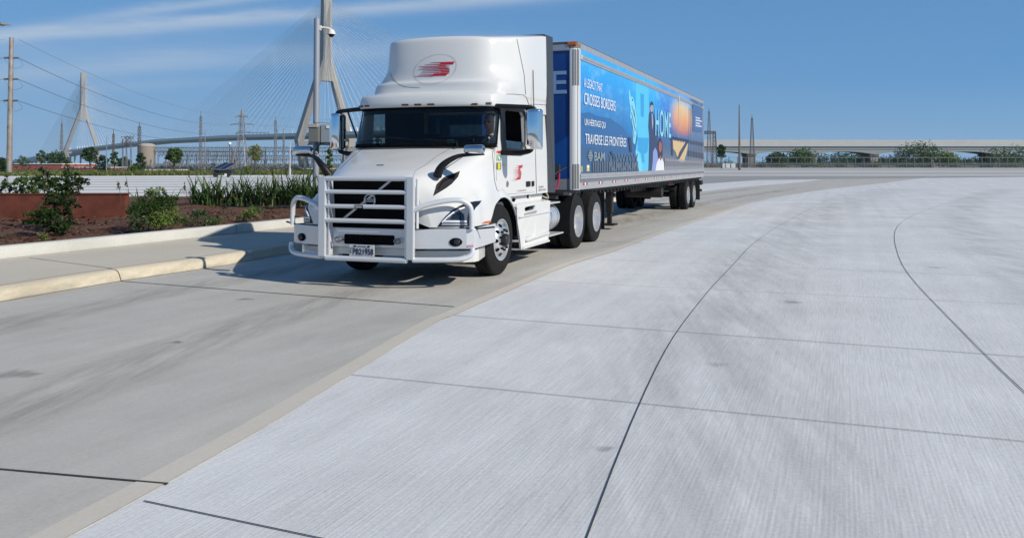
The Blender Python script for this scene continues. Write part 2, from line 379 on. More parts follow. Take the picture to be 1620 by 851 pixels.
for (a, b) in (((-7.75, 5.2), (-2.05, 4.1)), ((-4.1, 17.6), (1.5, 16.4)), ((-2.2, 23.8), (3.4, 22.4)), ((.2, 30), (6, 28.4)), ((3.9, 37.8), (9.5, 36.0)), ((8.1, 46.5), (13.5, 44.5))):
    joint('slab_joint', [a, b], .0085)
for k, y_ in enumerate((3.9, 8.6, 13.6, 19.2, 26)): joint('slab_joint', [(float(np.interp(y_, [p[1] for p in LE], [p[0] for p in LE]))+.17, y_), (14-1.6+(y_-8)*.42, y_-5.0)], .0062, .008)
for L in ([(5.6, -3), (6.9, 3), (8.4, 8), (10.6, 14), (14.2, 22), (19.5, 31), (27, 42)], [(-.9, -3), (-.2, 2), (.7, 6.4), (1.6, 9.6), (2.7, 13), (3.9, 16.6), (6.3, 22.8), (11.2, 34.6)]): joint('slab_joint', CR(L, 6).tolist(), .0066, .007)
for k, y_ in enumerate((6.2, 11.1, 16.2, 22.2, 32)): joint('slab_joint', [(float(np.interp(y_, [p[1] for p in LE], [p[0] for p in LE]))+.17, y_), (13+(y_-8)*.42, y_-4.7)], .0063, .006)
joint('slab_joint', CR([(1.4, -3), (2.6, 3), (3.9, 8), (5.8, 14), (9.2, 22), (14.5, 31), (22, 42)], 6).tolist(), .0065, .008)
KK = KB[:11]
def stainmat(name, col, sc, amt, ang):
    m = bpy.data.materials.new(name); m.use_nodes = True; nt = m.node_tree; b = nt.nodes['Principled BSDF']; b.inputs['Base Color'].default_value = (*col, 1); b.inputs['Roughness'].default_value = .85
    g = N(nt, 'ShaderNodeNewGeometry'); mp = N(nt, 'ShaderNodeMapping', i_Vector=g.outputs['Position']); mp.inputs['Rotation'].default_value = (0, 0, ang); mp.inputs['Scale'].default_value = (1, .12, 1)
    mp2 = N(nt, 'ShaderNodeMapping', i_Vector=mp.outputs[0]); nz = N(nt, 'ShaderNodeTexNoise', i_Vector=mp2.outputs[0], i_Scale=sc, i_Detail=7., i_Roughness=.7).outputs[0]
    uv = N(nt, 'ShaderNodeAttribute', attribute_name='edge'); 
    a = N(nt, 'ShaderNodeMapRange', i_Value=nz, i_1=.38, i_2=.72, i_3=0., i_4=amt).outputs[0]
    nt.links.new(M2(nt, 'MULTIPLY', a, uv.outputs['Fac']), b.inputs['Alpha']); return m
def track(f0, f1, m_, z, name, A_=KB, B_=LE, i0=6, i1=70):
    a, b = CR(A_, 6), CR(B_, 6); rows = []; n_ = min(len(a), len(b)); fr = np.linspace(0, 1, 7)
    for i in range(i0, min(i1, n_)): rows.append([tuple(a[i]*(1-(f0+(f1-f0)*q))+b[i]*(f0+(f1-f0)*q))+(z,) for q in fr])
    mb = MB(); mb.grid(rows, flip=True); o = mb.build(name, m_, recalc=False); at = o.data.attributes.new('edge', 'FLOAT', 'POINT')
    at.data.foreach_set('value', [math.sin(math.pi*q)**.7 for _ in rows for q in fr]); return struct(o)
T_m = stainmat('tyre rub', (.10, .095, .085), 4.5, .30, R_(22)); T_p = stainmat('pale scuff', (.72, .71, .68), 3.8, .38, R_(22))
for f0, f1 in ((.16, .33), (.60, .78)): track(f0, f1, T_m, .0062, 'tyre_track')
for f0, f1 in ((.02, .16), (.36, .58), (.80, .95)): track(f0, f1, T_p, .0066, 'pale_scuff')
LW = [(x+14+max(0, (y-20))*.25, y-4) for x, y in LE]
for f0, f1 in ((.12, .28), (.42, .52), (.70, .80)): track(f0, f1, stainmat('faint rub', (.22, .22, .21), 3.5, .22, R_(20)), .0067, 'tyre_track', LE, LW)
def blot(x, y, r, m_, z, rot=0.):
    mb = MB(); n_ = 28; vs = [(x, y, z)]; ed = [1.]
    for k, (q, e) in enumerate(((.5, .8), (1, 0))): 
        for j in range(n_): t = 2*math.pi*j/n_; rr = r*q*(1+.18*math.sin(3*t+x)+.1*math.sin(7*t+y)); vs.append((x+rr*math.cos(t+rot), y+rr*math.sin(t+rot)*.7, z)); ed.append(e)
    fs = [(0, 1+j, 1+(j+1) % n_) for j in range(n_)]+[(1+j, 1+n_+j, 1+n_+(j+1) % n_, 1+(j+1) % n_) for j in range(n_)]
    mb.add(vs, fs); o = mb.build('oil_spot', m_, recalc=False); at = o.data.attributes.new('edge', 'FLOAT', 'POINT'); at.data.foreach_set('value', ed); return struct(o)
T_k = stainmat('kerb scuff', (.20, .185, .155), 5.5, .45, 0.)
kp = CR(KK, 10); rws = []
for i in range(len(kp)):
    t = kp[min(i+1, len(kp)-1)]-kp[max(i-1, 0)]; t /= np.linalg.norm(t); nn = np.array([-t[1], t[0]]); rws.append([(kp[i][0]+nn[0]*o, kp[i][1]+nn[1]*o, z) for o, z in ((-.06, .0095), (-.02, .0097), (-.003, .012), (.009, .017), (.047, .104), (.077, .140), (.117, .157))])
mb = MB(); mb.grid(rws); o = mb.build('kerb_scuff', T_k, smooth=60, recalc=False); at = o.data.attributes.new('edge', 'FLOAT', 'POINT'); at.data.foreach_set('value', [0, .8, 1, .9, .5, .45, 0]*len(rws)); struct(o)
T_o = stainmat('oil', (.05, .045, .04), 5., .55, 0.)
for x, y, r in ((-4.3, 6.2, .22), (-3.6, 7.3, .09), (-4.9, 4.6, .14), (-3.9, 9.6, .13), (-3.2, 10.6, .07), (-5.0, 7.9, .06), (1.2, 6.5, .12), (2.6, 9.4, .16), (4.9, 7.2, .10), (.2, 4.6, .08), (5.8, 12.5, .2), (3.3, 5.1, .05)): blot(x, y, r, T_o, .0092)
# kerb: rolled buff kerb along the lane, buff walk, white kerb, mulch bed
def along(L, prof, name, m, n=6, smooth_=40):
    """sweep prof [(offset to the left, z)] along polyline L"""
    P = CR(L, n); rows = []
    for i in range(len(P)):
        t = P[min(i+1, len(P)-1)]-P[max(i-1, 0)]; t /= np.linalg.norm(t); nn = np.array([-t[1], t[0]])
        rows.append([(P[i][0]+nn[0]*o, P[i][1]+nn[1]*o, z) for o, z in prof])
    mb = MB(); mb.grid(rows); return struct(mb.build(name, m, smooth=smooth_))
along(KK, [(-.02, -.05), (0, .004), (.012, .012), (.05, .10), (.08, .135), (.12, .152), (.20, .158), (.26, .158), (.27, .10)], 'lane_kerb', M_kerb)
WK = [(-13.6, -2), (-11.6, 5), (-9.9, 9.6), (-8.83, 12.35), (-8.35, 13.5), (-7.6, 15.42), (-6.87, 17.29), (-6.3, 18.8), (-4.6, 23.4), (-1.9, 30), (1, 36.5)]
KPs = CR(KK, 6); P2 = CR(WK, 6)
kin = []
for i in range(len(KPs)):
    t = KPs[min(i+1, len(KPs)-1)]-KPs[max(i-1, 0)]; t /= np.linalg.norm(t); kin.append((KPs[i][0]-t[1]*.262, KPs[i][1]+t[0]*.262))
sheet('sidewalk', kin+P2.tolist()[::-1], .154, M_walk)
joint('walk_joint', kin[2:], .159, .016)
joint('gutter_line', [(x+.012, y+.003) for x, y in KPs.tolist()[4:40]], .0092, .014)
joint('walk_joint', (P2+np.array([.012, -.01])).tolist()[2:], .158, .014)
for k, (a, b) in enumerate((((-8.5, 12.23+.3), (-6.45, 11.25)), ((-10.2, 8.6), (-7.4, 7.7)), ((-7.35, 15.9), (-5.15, 15.0)), ((-6.0, 19.6), (-3.7, 18.7)))):
    joint('walk_joint', [a, b], .1583, .012)
along(WK, [(-.005, .05), (0, .15), (.012, .30), (.035, .335), (.06, .345), (.20, .345), (.215, .33), (.22, .2)], 'bed_kerb', M_wkerb)
def kerb_joint(L, at, prof, w=.010):
    P = CR(L, 24); i = int(np.argmin(np.linalg.norm(P-np.array(at), axis=1))); t = P[i+1]-P[i-1]; t /= np.linalg.norm(t); nn = np.array([-t[1], t[0]])
    rows = [[(P[i][0]+nn[0]*o+t[0]*k, P[i][1]+nn[1]*o+t[1]*k, z) for o, z in prof] for k in (-w/2, w/2)]
    mb = MB(); mb.grid(rows); struct(mb.build('kerb_joint', M_joint, recalc=False))
pw = [(-.007, .05), (-.003, .15), (.009, .303), (.033, .339), (.06, .349), (.20, .349), (.218, .335)]
pk_ = [(-.003, .004), (.009, .015), (.047, .103), (.077, .139), (.118, .156), (.20, .162), (.262, .162)]
for at in ((-7.05, 16.85), (-8.95, 12.1), (-5.35, 21.4), (-10.6, 7.8)): kerb_joint(WK, at, pw)
for at in ((-6.23, 11.09), (-7.62, 5.5), (-4.25, 17.4), (-8.5, .5)): kerb_joint(KK, at, pk_, .013)
BI = [(x-.19, y+.08) for x, y in P2.tolist()]
bed_pts = BI+[(0, 38.6), (-6, 35.5), (-11, 33), (-16, 31.5), (-21.3, 30.2), (-30, 28.5), (-48, 22), (-52, 4), (-40, -3)]
def zbed(x, y): return .31+.06*math.sin(x*.9+y*.5)+.045*math.sin(x*2.3-y*1.7)
M_mulch = mat('bark mulch', (.075, .030, .014), .95, noise=(26, .95, (.15, .07, .035)), bump=(38, .9, .03))
mb = MB(); v, t = cdt(bed_pts, (), 1.0); mb.add([(a, b, zbed(a, b)-.02) for a, b in v], t)
bed = struct(mb.build('mulch_bed', M_mulch, smooth=60))
# back kerb of the bed
along([(0, 38.6), (-6, 35.5), (-11, 33), (-16, 31.5), (-21.3, 30.2), (-30, 28.5), (-48, 22)][::-1], [(-.2, .0), (-.2, .3), (-.14, .34), (.1, .34), (.12, .0)], 'bed_kerb', M_wkerb, n=4)
# loose bark chips
ch = MB()
for k in range(9000):
    u = rng.uniform(-20, 480); vv = rng.uniform(322, 400) if k % 3 else rng.uniform(300, 400)
    p = bp(u, vv, 'z', .33)
    # keep inside the bed: left of the white kerb
    xk = np.interp(p.y, P2[:, 1], P2[:, 0])
    if p.x > xk-.26 or p.y > 30: continue
    s = rng.uniform(.018, .05); a = rng.uniform(0, 3.14)
    c = Vector((p.x, p.y, zbed(p.x, p.y)-.005)); d1 = Vector((math.cos(a), math.sin(a), rng.uniform(-.5, .5)))*s; d2 = Vector((-math.sin(a), math.cos(a), rng.uniform(-.6, .6)))*s*.4
    ch.add([c-d1-d2, c+d1-d2, c+d1+d2, c-d1+d2], [(0, 1, 2, 3)])
chips = ch.build('bark_chips', leafmat('bark chip', (.035, .012, .006), (.12, .048, .022), (.27, .15, .09)), recalc=False); tag(chips, 'red brown bark chips strewn over the planting bed', 'mulch', kind='stuff')

# ============================================================ vegetation builders
def leaves(mb, pts, size, asp=.5, droop=.3, up=None):
    P = np.asarray(pts, float); n = len(P)
    if n == 0: return
    a = rng.uniform(0, 2*np.pi, n); e = rng.normal(0, .6, n); s = size*rng.uniform(.6, 1.35, n)
    d = np.stack([np.cos(a)*np.cos(e), np.sin(a)*np.cos(e), np.sin(e)-droop], 1); d /= np.linalg.norm(d, axis=1)[:, None]
    r = rng.normal(size=(n, 3)); w = np.cross(d, r); w /= np.linalg.norm(w, axis=1)[:, None]
    s = s[:, None]; o = len(mb.v)
    V = np.stack([P-d*s*.5, P+w*s*asp*.5, P+d*s*.5, P-w*s*asp*.5], 1).reshape(-1, 3)
    mb.v += list(map(tuple, V)); mb.f += [(o+4*i, o+4*i+1, o+4*i+2, o+4*i+3) for i in range(n)]; mb.m += [mb.mi]*n
def cloudpts(c, r, n, shell=.55):
    d = rng.normal(size=(n, 3)); d /= np.linalg.norm(d, axis=1)[:, None]; q = rng.uniform(shell, 1, n)[:, None]
    return np.array(c)+d*q*np.array(r)
LG = dict(dark=((.022, .052, .014), (.045, .095, .024), (.08, .14, .035)), mid=((.04, .085, .018), (.075, .145, .028), (.13, .21, .05)),
          light=((.075, .13, .02), (.14, .22, .035), (.22, .29, .06)), lily=((.035, .09, .028), (.07, .15, .04), (.20, .25, .08)), blue=((.02, .05, .025), (.03, .08, .035), (.05, .11, .05)), yellow=((.13, .15, .03), (.2, .22, .045), (.3, .29, .08)),
          grey=((.05, .06, .045), (.09, .10, .08), (.15, .155, .13)))
def lm(k): return leafmat('foliage '+k, *LG[k])
M_bark = mat('bark', (.10, .075, .055), .9, noise=(9, .8, (.05, .035, .025)), bump=(20, .6, .02))
def tree(u, vtop, wpx, y, kind, label, n=14, leaf=.34, dens=120, tall=None, group=None, sparse=.55, z0=None):
    z0 = zg(bp(u, 260, 'y', y).x, y) if z0 is None else z0; x = bp(u, 260, 'y', y).x; zt = bp(u, vtop, 'y', y).z; w = wpx*y/F/2; h = zt-z0
    r = thing('tree', label, 'tree', (x, y, z0), group=group)
    tr = MB(); tr.tube([(0, 0, 0), (.05, 0, h*.25), (-.04, .05, h*.55), (.02, 0, h*.85)], [h*.022+.04, h*.017+.03, h*.011+.02, .02], 8, smooth=3)
    cr = MB(); cb = h-max(1.6*w, h*.55); cb = max(cb, h*.18)
    for k in range(n):
        t = k/(n-1); a = k*2.4+rng.uniform(-.4, .4); zc = cb+(h-cb)*(.12+.84*t)
        prof = math.sin(math.pi*min(1, (.22+.72*t)))**.8
        rad = w*prof*rng.uniform(.45, .75) if k < n-1 else 0
        c = (math.cos(a)*rad, math.sin(a)*rad, zc-(.25*w if k == n-1 else 0))
        tr.tube([(0, 0, max(h*.2, zc-w*.7)), (c[0]*.5, c[1]*.5, zc-w*.3), c], [.03+.006*h, .02+.003*h, .01], 5)
        q = w*rng.uniform(.32, .5); leaves(cr, cloudpts(c, (q, q, q*.75), int(dens*rng.uniform(.6, 1.3)), sparse), leaf)
    tr.build('trunk', M_bark, r, smooth=50); cr.build('crown', lm(kind), r, recalc=False); return r
GB = 'trees beyond the grass verge'
tree(2, 251, 26, 122, 'dark', 'dark green tree at the left edge, behind the tall steel utility pole', n=16, leaf=.3)
tree(36, 246, 20, 150, 'mid', 'thin sparse tree just right of the utility pole, over the low brick roof', n=9, leaf=.32, dens=35, sparse=.2)
tree(65, 237, 15, 128, 'mid', 'slender tree with a tufted top in front of the red brick building roof', n=8, leaf=.3, dens=60)
tree(90, 242, 46, 215, 'dark', 'broad dark tree crown behind the red brick building, left of the far bridge tower', n=20, leaf=.6, dens=130)
tree(142, 234, 26, 132, 'dark', 'tall dark green tree right of the far bridge tower foot', n=15, leaf=.32)
tree(162, 245, 22, 175, 'blue', 'bluish green rounded tree behind the right end of the brick building', n=12, leaf=.45)
tree(181, 240, 14, 150, 'mid', 'narrow tree overlapping a thin mast beside the brick building', n=10, leaf=.35)
tree(196, 248, 24, 230, 'blue', 'dull bluish tree left of the grey concrete silo', n=12, leaf=.6)
tree(222, 241, 20, 170, 'dark', 'grey green tree in front of the concrete silo', n=12, leaf=.42, dens=90)
tree(211, 262, 12, 125, 'light', 'small light green tree in the verge below the concrete silo', n=8, leaf=.25)
tree(275, 235, 27, 116, 'mid', 'dense round tree standing alone between the silo and the solar trailer', n=18, leaf=.27, dens=190)
tree(403, 230, 26, 109, 'yellow', 'yellow green young tree on the verge right of the solar trailer', n=15, leaf=.25, dens=75, z0=0)
tree(392, 264, 14, 107, 'light', 'low yellow green bush tree right beside the solar trailer', n=8, leaf=.2)
tree(521, 237, 12, 60, 'mid', 'small leafy tree top between the camera pole and the truck hood', n=8, leaf=.2, z0=0)
tree(1142, 229, 18, 236, 'dark', 'dark ragged tree against the overpass behind the trailer', n=14, leaf=.55, dens=110, z0=0)
for (u, vt, w, y, k, l) in ((1228, 244, 40, 262, 'dark', 'first small dark tree right of the second lattice mast, by the fence'), (1268, 238, 52, 285, 'mid', 'round mid green tree just right of the small dark one, under the overpass'), (1372, 247, 46, 320, 'dark', 'low dark tree standing alone beyond the overpass'), (1452, 233, 88, 288, 'dark', 'tallest dark tree on the right, rising against the overpass parapet'), (1500, 243, 46, 270, 'light', 'light green tree touching the tallest dark one'), (1590, 240, 96, 300, 'mid', 'wide green tree at the right end behind the fence')):
    tree(u, vt, w, y, k, l, n=int(12+w/6), leaf=.7, dens=110, z0=0)
fw_ = MB()
for k in range(260):
    y = rng.uniform(520, 640); u = rng.uniform(1225, 1700); x = bp(u, 262, 'y', y).x; q = rng.uniform(2.5, 5.5)*(1+.4*math.sin(u*.02))
    leaves(fw_, cloudpts((x, y, q*.6), (q*1.6, q, q), 90, .3), 1.6)
tag(fw_.build('far_woods', lm('blue'), recalc=False), 'far line of dark woods on the right horizon', 'woods', kind='stuff')
# grass verge: base sheet + tufts
sheet('grass_verge', [(-260, 84.5), (-59, 101.4), (-36, 110.4), (-18, 124.5), (-14, 168), (-60, 172), (-260, 172)], .004, mat('verge grass base', (.055, .08, .02), .95, noise=(.35, .9, (.12, .12, .035))))
gv = MB(); n = 26000
for k in range(n):
    y = 101+rng.exponential(12) if k % 3 else rng.uniform(100, 160); x = rng.uniform(-.74, -.13)*y
    ylo = np.interp(x, [-260, -59, -36, -18], [86, 102.2, 111, 125])
    if y < ylo: y = ylo+rng.uniform(.1, 6)
    h = rng.uniform(.15, .42)*(1+.4*math.sin(x*.3)); a = rng.uniform(0, 6.28); w = .14
    dx, dy = math.cos(a)*w, math.sin(a)*w; lx, ly = rng.normal(0, .1, 2)
    gv.add([(x-dx, y-dy, -.05), (x+dx, y+dy, -.05), (x+lx, y+ly, h)], [(0, 1, 2)])
tag(gv.build('tall_grass', leafmat('verge blades', (.06, .095, .016), (.12, .16, .03), (.30, .27, .08)), recalc=False), 'long rough green and yellow grass along the verge', 'grass', kind='stuff')
# scrub that closes the view under the switchyard
sc = MB()
for k in range(150):
    y = rng.uniform(175, 235); u = rng.uniform(-30, 560); x = bp(u, 262, 'y', y).x; zt = bp(u, rng.uniform(261, 270), 'y', y).z; z0 = zg(x, y)
    q = rng.uniform(1.5, 3.2); leaves(sc, cloudpts((x, y, zt-q*.8), (q*1.2, q, q), 200, .3), .6)
tag(sc.build('scrub', lm('grey'), recalc=False), 'dull grey green scrub massed below the switchyard', 'scrub', kind='stuff')
sc = MB()
for k in range(46):
    y = rng.uniform(262, 285); u = rng.uniform(1100, 1680); x = bp(u, 262, 'y', y).x; q = rng.uniform(1., 1.9)
    leaves(sc, cloudpts((x, y, q*.7), (q*1.4, q, q), 150, .3), .5)
tag(sc.build('scrub', lm('dark'), recalc=False), 'dark scrub behind the fence under the overpass', 'scrub', kind='stuff')
# ------------------------------------------------------------ near planting
def leafbush(name, label, cat, blobs, kinds, leaf, dens, group=None, flowers=0):
    c0 = blobs[0][0]; r = thing(name, label, cat, (c0[0], c0[1], .33), group=group)
    st = MB(); fol = {k: MB() for k in kinds}
    for i, (c, q) in enumerate(blobs):
        c = np.array(c)-np.array((c0[0], c0[1], .33)); k = kinds[i % len(kinds)]
        for j in range(4):
            a = rng.uniform(0, 6.28); e = c+np.array((math.cos(a)*q[0]*.6, math.sin(a)*q[1]*.6, q[2]*.3)); st.tube([(c[0]*.5, c[1]*.5, -.05), (c[0]*.9, c[1]*.9, max(.02, c[2]*.5)), e], [.012, .008, .004], 4)
        m = int(dens*q[0]*q[1]*q[2]*8*(3.2 if leaf > .06 else 6))
        sub = cloudpts(c, q, max(5, m//16), .35)
        pts = np.concatenate([cloudpts(s_, (.09, .09, .06), 16, .1) for s_ in sub]); leaves(fol[k], pts, leaf, .55)
    st.build('stem', M_bark, r)
    for k in kinds: fol[k].build('foliage', lm(k), r, recalc=False)
    if flowers:
        fl = MB()
        for j in range(flowers):
            c, q = blobs[rng.integers(len(blobs))]; p = cloudpts(np.array(c)-np.array((c0[0], c0[1], .33)), np.array(q)*1.02, 1, .95)[0]
            if p[2] < .3: continue
            a0 = rng.uniform(0, 6)
            for q_ in range(5):
                a = a0+q_*1.257; d = np.array((math.cos(a), -.4, math.sin(a)))*.016
                fl.add([p, p+d+np.array((-d[2], 0, d[0]))*.5, p+d*1.4, p+d-np.array((-d[2], 0, d[0]))*.5], [(0, 1, 2, 3)])
        tag(fl.build('flowers', mat('white petals', (.75, .73, .66), .6), r, recalc=False), kind='stuff')
    return r
def B(u, v, Y, w, h, dpt=None):      # blob from its centre pixel, depth and size in pixels
    p = bp(u, v, 'y', Y); k = Y/F/2; return ((p.x, p.y, p.z), (w*k, (dpt or w*k*2)/2, h*k))
leafbush('hedge_bush', 'loose leafy bush spilling over the left stretch of the rusty steel wall', 'bush', [B(20, 293, 20.6, 60, 30), B(55, 288, 20.4, 60, 30), B(5, 300, 20.3, 50, 22), B(60, 300, 20.3, 60, 20), B(-25, 296, 20.6, 60, 30), B(35, 283, 20.8, 30, 16)], ['dark', 'mid'], .075, 360)
leafbush('tall_bush', 'tall dark leafy bush growing in front of the wall, left of the wall end', 'bush', [B(85, 352, 15.6, 72, 34), B(60, 340, 15.5, 55, 36), B(98, 325, 16.2, 50, 50), B(88, 300, 16.6, 56, 44), B(112, 292, 16.8, 44, 40), B(118, 282, 17.0, 34, 26), B(78, 283, 17, 40, 18), B(108, 358, 15.2, 34, 16), B(70, 270, 17.2, 10, 22), B(110, 268, 17.2, 12, 22), B(126, 283, 17.2, 22, 10)], ['dark', 'mid', 'dark', 'mid'], .07, 760)
leafbush('shrub', 'large mixed green shrub right of the rusty wall end, touching the white kerb', 'bush', [B(235, 335, 15.6, 66, 46), B(222, 350, 15.2, 40, 30), B(262, 345, 15.5, 62, 34), B(248, 315, 16.2, 60, 26), B(280, 350, 15.6, 36, 18), B(215, 328, 15.9, 30, 28), B(240, 303, 16.6, 40, 16)], ['mid', 'dark', 'light', 'mid'], .05, 800)
leafbush('shrub', 'low dark green shrub between the large shrub and the round light one', 'bush', [B(322, 345, 16.6, 46, 26), B(340, 348, 16.8, 34, 20), B(312, 336, 17, 26, 18)], ['dark', 'mid'], .045, 700)
leafbush('shrub', 'round light green shrub nearest to the truck in the bed', 'bush', [B(396, 338, 17.6, 32, 26), B(404, 333, 17.8, 24, 22), B(384, 343, 17.6, 22, 18)], ['light', 'mid'], .05, 760)
leafbush('shrub', 'small low green tuft in mulch below the tall dark bush', 'bush', [B(66, 376, 14.6, 22, 16)], ['light'], .045, 900)
leafbush('shrub', 'tiny green tuft at the far left edge of the mulch', 'bush', [B(6, 377, 14.5, 18, 14)], ['mid'], .045, 900)
leafbush('shrub', 'thin blue green sprig behind the low dark shrub', 'bush', [B(358, 325, 20, 14, 18)], ['blue'], .05, 700)
def blades(name, label, x, y, h, w, n, kind, group, z0=.33):
    r = MB()
    for k in range(n):
        a = rng.uniform(0, 6.28); L = h*rng.uniform(.6, 1.45); bx, by = rng.normal(0, w*.20, 2); th0 = rng.uniform(0, .45); th1 = rng.uniform(.2, 2.1)
        wd = rng.uniform(.013, .030); sx_, sy_ = -math.sin(a)*wd, math.cos(a)*wd; row = []; ox = oz = 0.; pt = 0
        for t in (0, .2, .4, .6, .8, 1):
            th_ = th0+th1*t**1.6; ox += math.sin(th_)*(t-pt)*L; oz += math.cos(th_)*(t-pt)*L; pt = t; q = (.6+.8*t if t < .5 else 1)*(1-t**4*.95)
            row.append([(bx+math.cos(a)*ox-sx_*q, by+math.sin(a)*ox-sy_*q, oz), (bx+math.cos(a)*ox+sx_*q, by+math.sin(a)*ox+sy_*q, oz)])
        r.grid(row)
    o = r.build(name, lm(kind), recalc=False); o.location = (x, y, z0); tag(o, label, 'plant', group); return o
GD = 'clumps of strap leaved lilies along the back of the bed'
lil = [(219, 15, 300, 'sparse strap leaved clump behind the large mixed shrub', 30), (268, 17, 300, 'small lone strap leaved clump between the large shrub and the lily row', 40), (316, 34, 286, 'leftmost full lily clump of the row with arching leaves', 110), (339, 36, 284, 'second lily clump from the left of the row', 120), (363, 30, 292, 'lower lily clump in the middle left of the row, showing pavement above it', 90), (384, 34, 284, 'third tall lily clump of the row, below the yellow green tree', 120), (407, 34, 284, 'lily clump right under the yellow green tree', 120), (431, 36, 282, 'dense lily clump below the verge lamp post', 130), (455, 38, 280, 'tall dark lily clump left of the camera pole', 140), (480, 38, 278, 'rightmost tall lily clump, beside the truck grille guard', 150), (500, 36, 282, 'lily clump half hidden behind the grille guard', 120)]
for (u, w, vt, lab, n_) in lil:
    Y = 24.5 if u > 300 else 22; p = bp(u, 300, 'y', Y); top = bp(u, vt, 'y', Y).z
    blades('lily_clump', lab, p.x, p.y, (top-.33)*1.05, w*Y/F, int(n_*.75), 'lily' if u > 300 else 'mid', GD)
for (u, v, hh) in ((188, 302, .9), (201, 298, 1.0), (299, 290, 1.15), (293, 300, .7), (432, 286, 1.2), (83, 272, .5)):
    Y = 24.2 if u > 280 else 18.8; p = bp(u, 300, 'y', Y); r = MB(); r.tube([(0, 0, 0), (.05, 0, hh*.5), (-.03, 0, hh)], [.008, .006, .004], 4, smooth=3)
    leaves(r, cloudpts((-.02, 0, hh*.85), (.05, .05, .16), 26, .1), .06); o = r.build('seed_stalk', leafmat('dry stalk', (.09, .07, .035), (.14, .11, .06)), recalc=False); o.location = (p.x, p.y, .33)
    tag(o, {188: 'thin dry stalk left of the sparse clump by the wall end', 201: 'thin seed stalk beside the sparse clump behind the shrub', 299: 'tall bent seed stalk at the left end of the lily row', 293: 'short seed stalk left of the lily row', 432: 'upright seed stalk rising from the dense lily clump', 83: 'short seed stalk above the tall dark bush'}[u], 'stalk', 'dry seed stalks in the bed')
# ------------------------------------------------------------ weathered steel planter wall
M_rust = mat('weathered steel', (.16, .042, .020), .75, noise=(3.5, .8, (.085, .022, .014)), bump=(30, .3, .01))
wl = thing('planter_wall', 'rust brown weathered steel wall standing in the mulch on the left', 'wall', (-11.25, 20.2, .25))
m = MB(); m.bb((-16, -.05, -.1), (-4.05, 0, .60)); m.bb((-4.03, -.05, -.1), (0, 0, .60)); m.bb((-.05, .0, -.1), (.0, .12, .60)); m.build('panel', M_rust, wl, bevel=.006)
m = MB(); m.bb((-16, -.07, .60), (.03, .02, .63)); m.bb((-.07, .021, .60), (.03, .13, .63)); m.build('cap_rail', M_rust, wl)
wl.rotation_euler[2] = R_(4)
# ============================================================ BACKGROUND STRUCTURES
M_steel = mat('galvanised steel', (.42, .43, .44), .5, .6, noise=(6, .4))
M_dsteel = mat('weathered steel lattice', (.17, .15, .14), .7, .3)
M_gsteel = mat('grey switchyard steel', (.30, .30, .30), .6, .4)
M_tower = concrete('tower concrete', (.28, .265, .235), (.42, .40, .36), 0, streak=.3, stain=.3)
M_cable = mat('white cable sheath', (.75, .76, .77), .5)
PR = np.array((-311., 1013., 0)); PL = np.array((-1182., 1927., 0)); dirb = (PL-PR)/np.linalg.norm(PL-PR); trb = np.array((-dirb[1], dirb[0], 0)) * -1
br = thing('cable_stayed_bridge', 'long pale cable stayed bridge with two tall inverted Y towers', 'bridge', (PR[0], PR[1], -6))
def rel(p): return Vector((p[0]-PR[0], p[1]-PR[1], p[2]+6))
def dz(s):      # deck height along the bridge line; s = metres from the right tower towards the left one
    return float(np.interp(s, [-700, -430, 0, 300, 630, 900, 1262, 1600, 1900, 2300], [26, 31, 37, 41, 42, 39, 32, 22, 12, 2]))
rows = []; prow = []
for s in np.linspace(-560, 2300, 61):
    c = PR+dirb*s; z = dz(s); th = 4.2 if s < 1150 else 4.2+min(5, (s-1150)*.02)
    rows.append([rel(c+trb*o+np.array((0, 0, z+k))) for o, k in ((-19, 0), (19, 0), (19, -1.4), (13, -th), (-13, -th), (-19, -1.4), (-19, 0))])
    prow.append(z)
m = MB(); m.grid(rows); m.build('deck', mat('deck girder', (.62, .65, .65), .6, noise=(.05, .3)), br)
m = MB()
for sd in (-1, 1):
    rr = [[rel(PR+dirb*s+trb*o*sd+np.array((0, 0, dz(s)+k))) for o, k in ((19.3, -.9), (19.5, 2.9), (18.9, 2.9), (18.9, -.9))] for s in np.linspace(-560, 2300, 61)]
    m.grid(rr)
m.build('parapet', mat('pale parapet', (.86, .86, .84), .6), br)
m = MB()
for s in list(range(-530, -60, 60))+list(range(1330, 2250, 60)):
    c = PR+dirb*s; 
    for sd in (-11, 11): q = c+trb*sd; m.tube([rel(q+np.array((0, 0, -8))), rel(q+np.array((0, 0, dz(s)-4)))], 2.2, 6)
m.build('pier', M_tower, br)
for nm, P, sg in (('tower', PR, 1), ('tower', PL, -1)):
    zj = 132.; zt = 221.; m = MB()
    def rect(c, wx, wy, z): return [rel(c+dirb*a*wx+trb*b*wy+np.array((0, 0, z))) for a, b in ((-1, -1), (1, -1), (1, 1), (-1, 1), (-1, -1))]
    m.grid([rect(P, 5, 8.5, zj-26), rect(P, 5, 6.2, zj+6), rect(P, 4.2, 5.4, zt)]); m.add(rect(P, 4.2, 5.4, zt)[:4], [(0, 1, 2, 3)])
    for sd in (-1, 1):
        m.grid([rect(P+trb*sd*27, 5, 4.5, -8), rect(P+trb*sd*35, 5, 4.2, 30), rect(P+trb*sd*3.6, 4.6, 3.6, zj)])
    m.build(nm, M_tower, br)
    m = MB(); m.grid([rect(P, 3, 33, 24), rect(P, 3, 33, 29)]); m.build('crossbeam', M_tower, br)
far = MB(); cnt = 0; anch = MB()
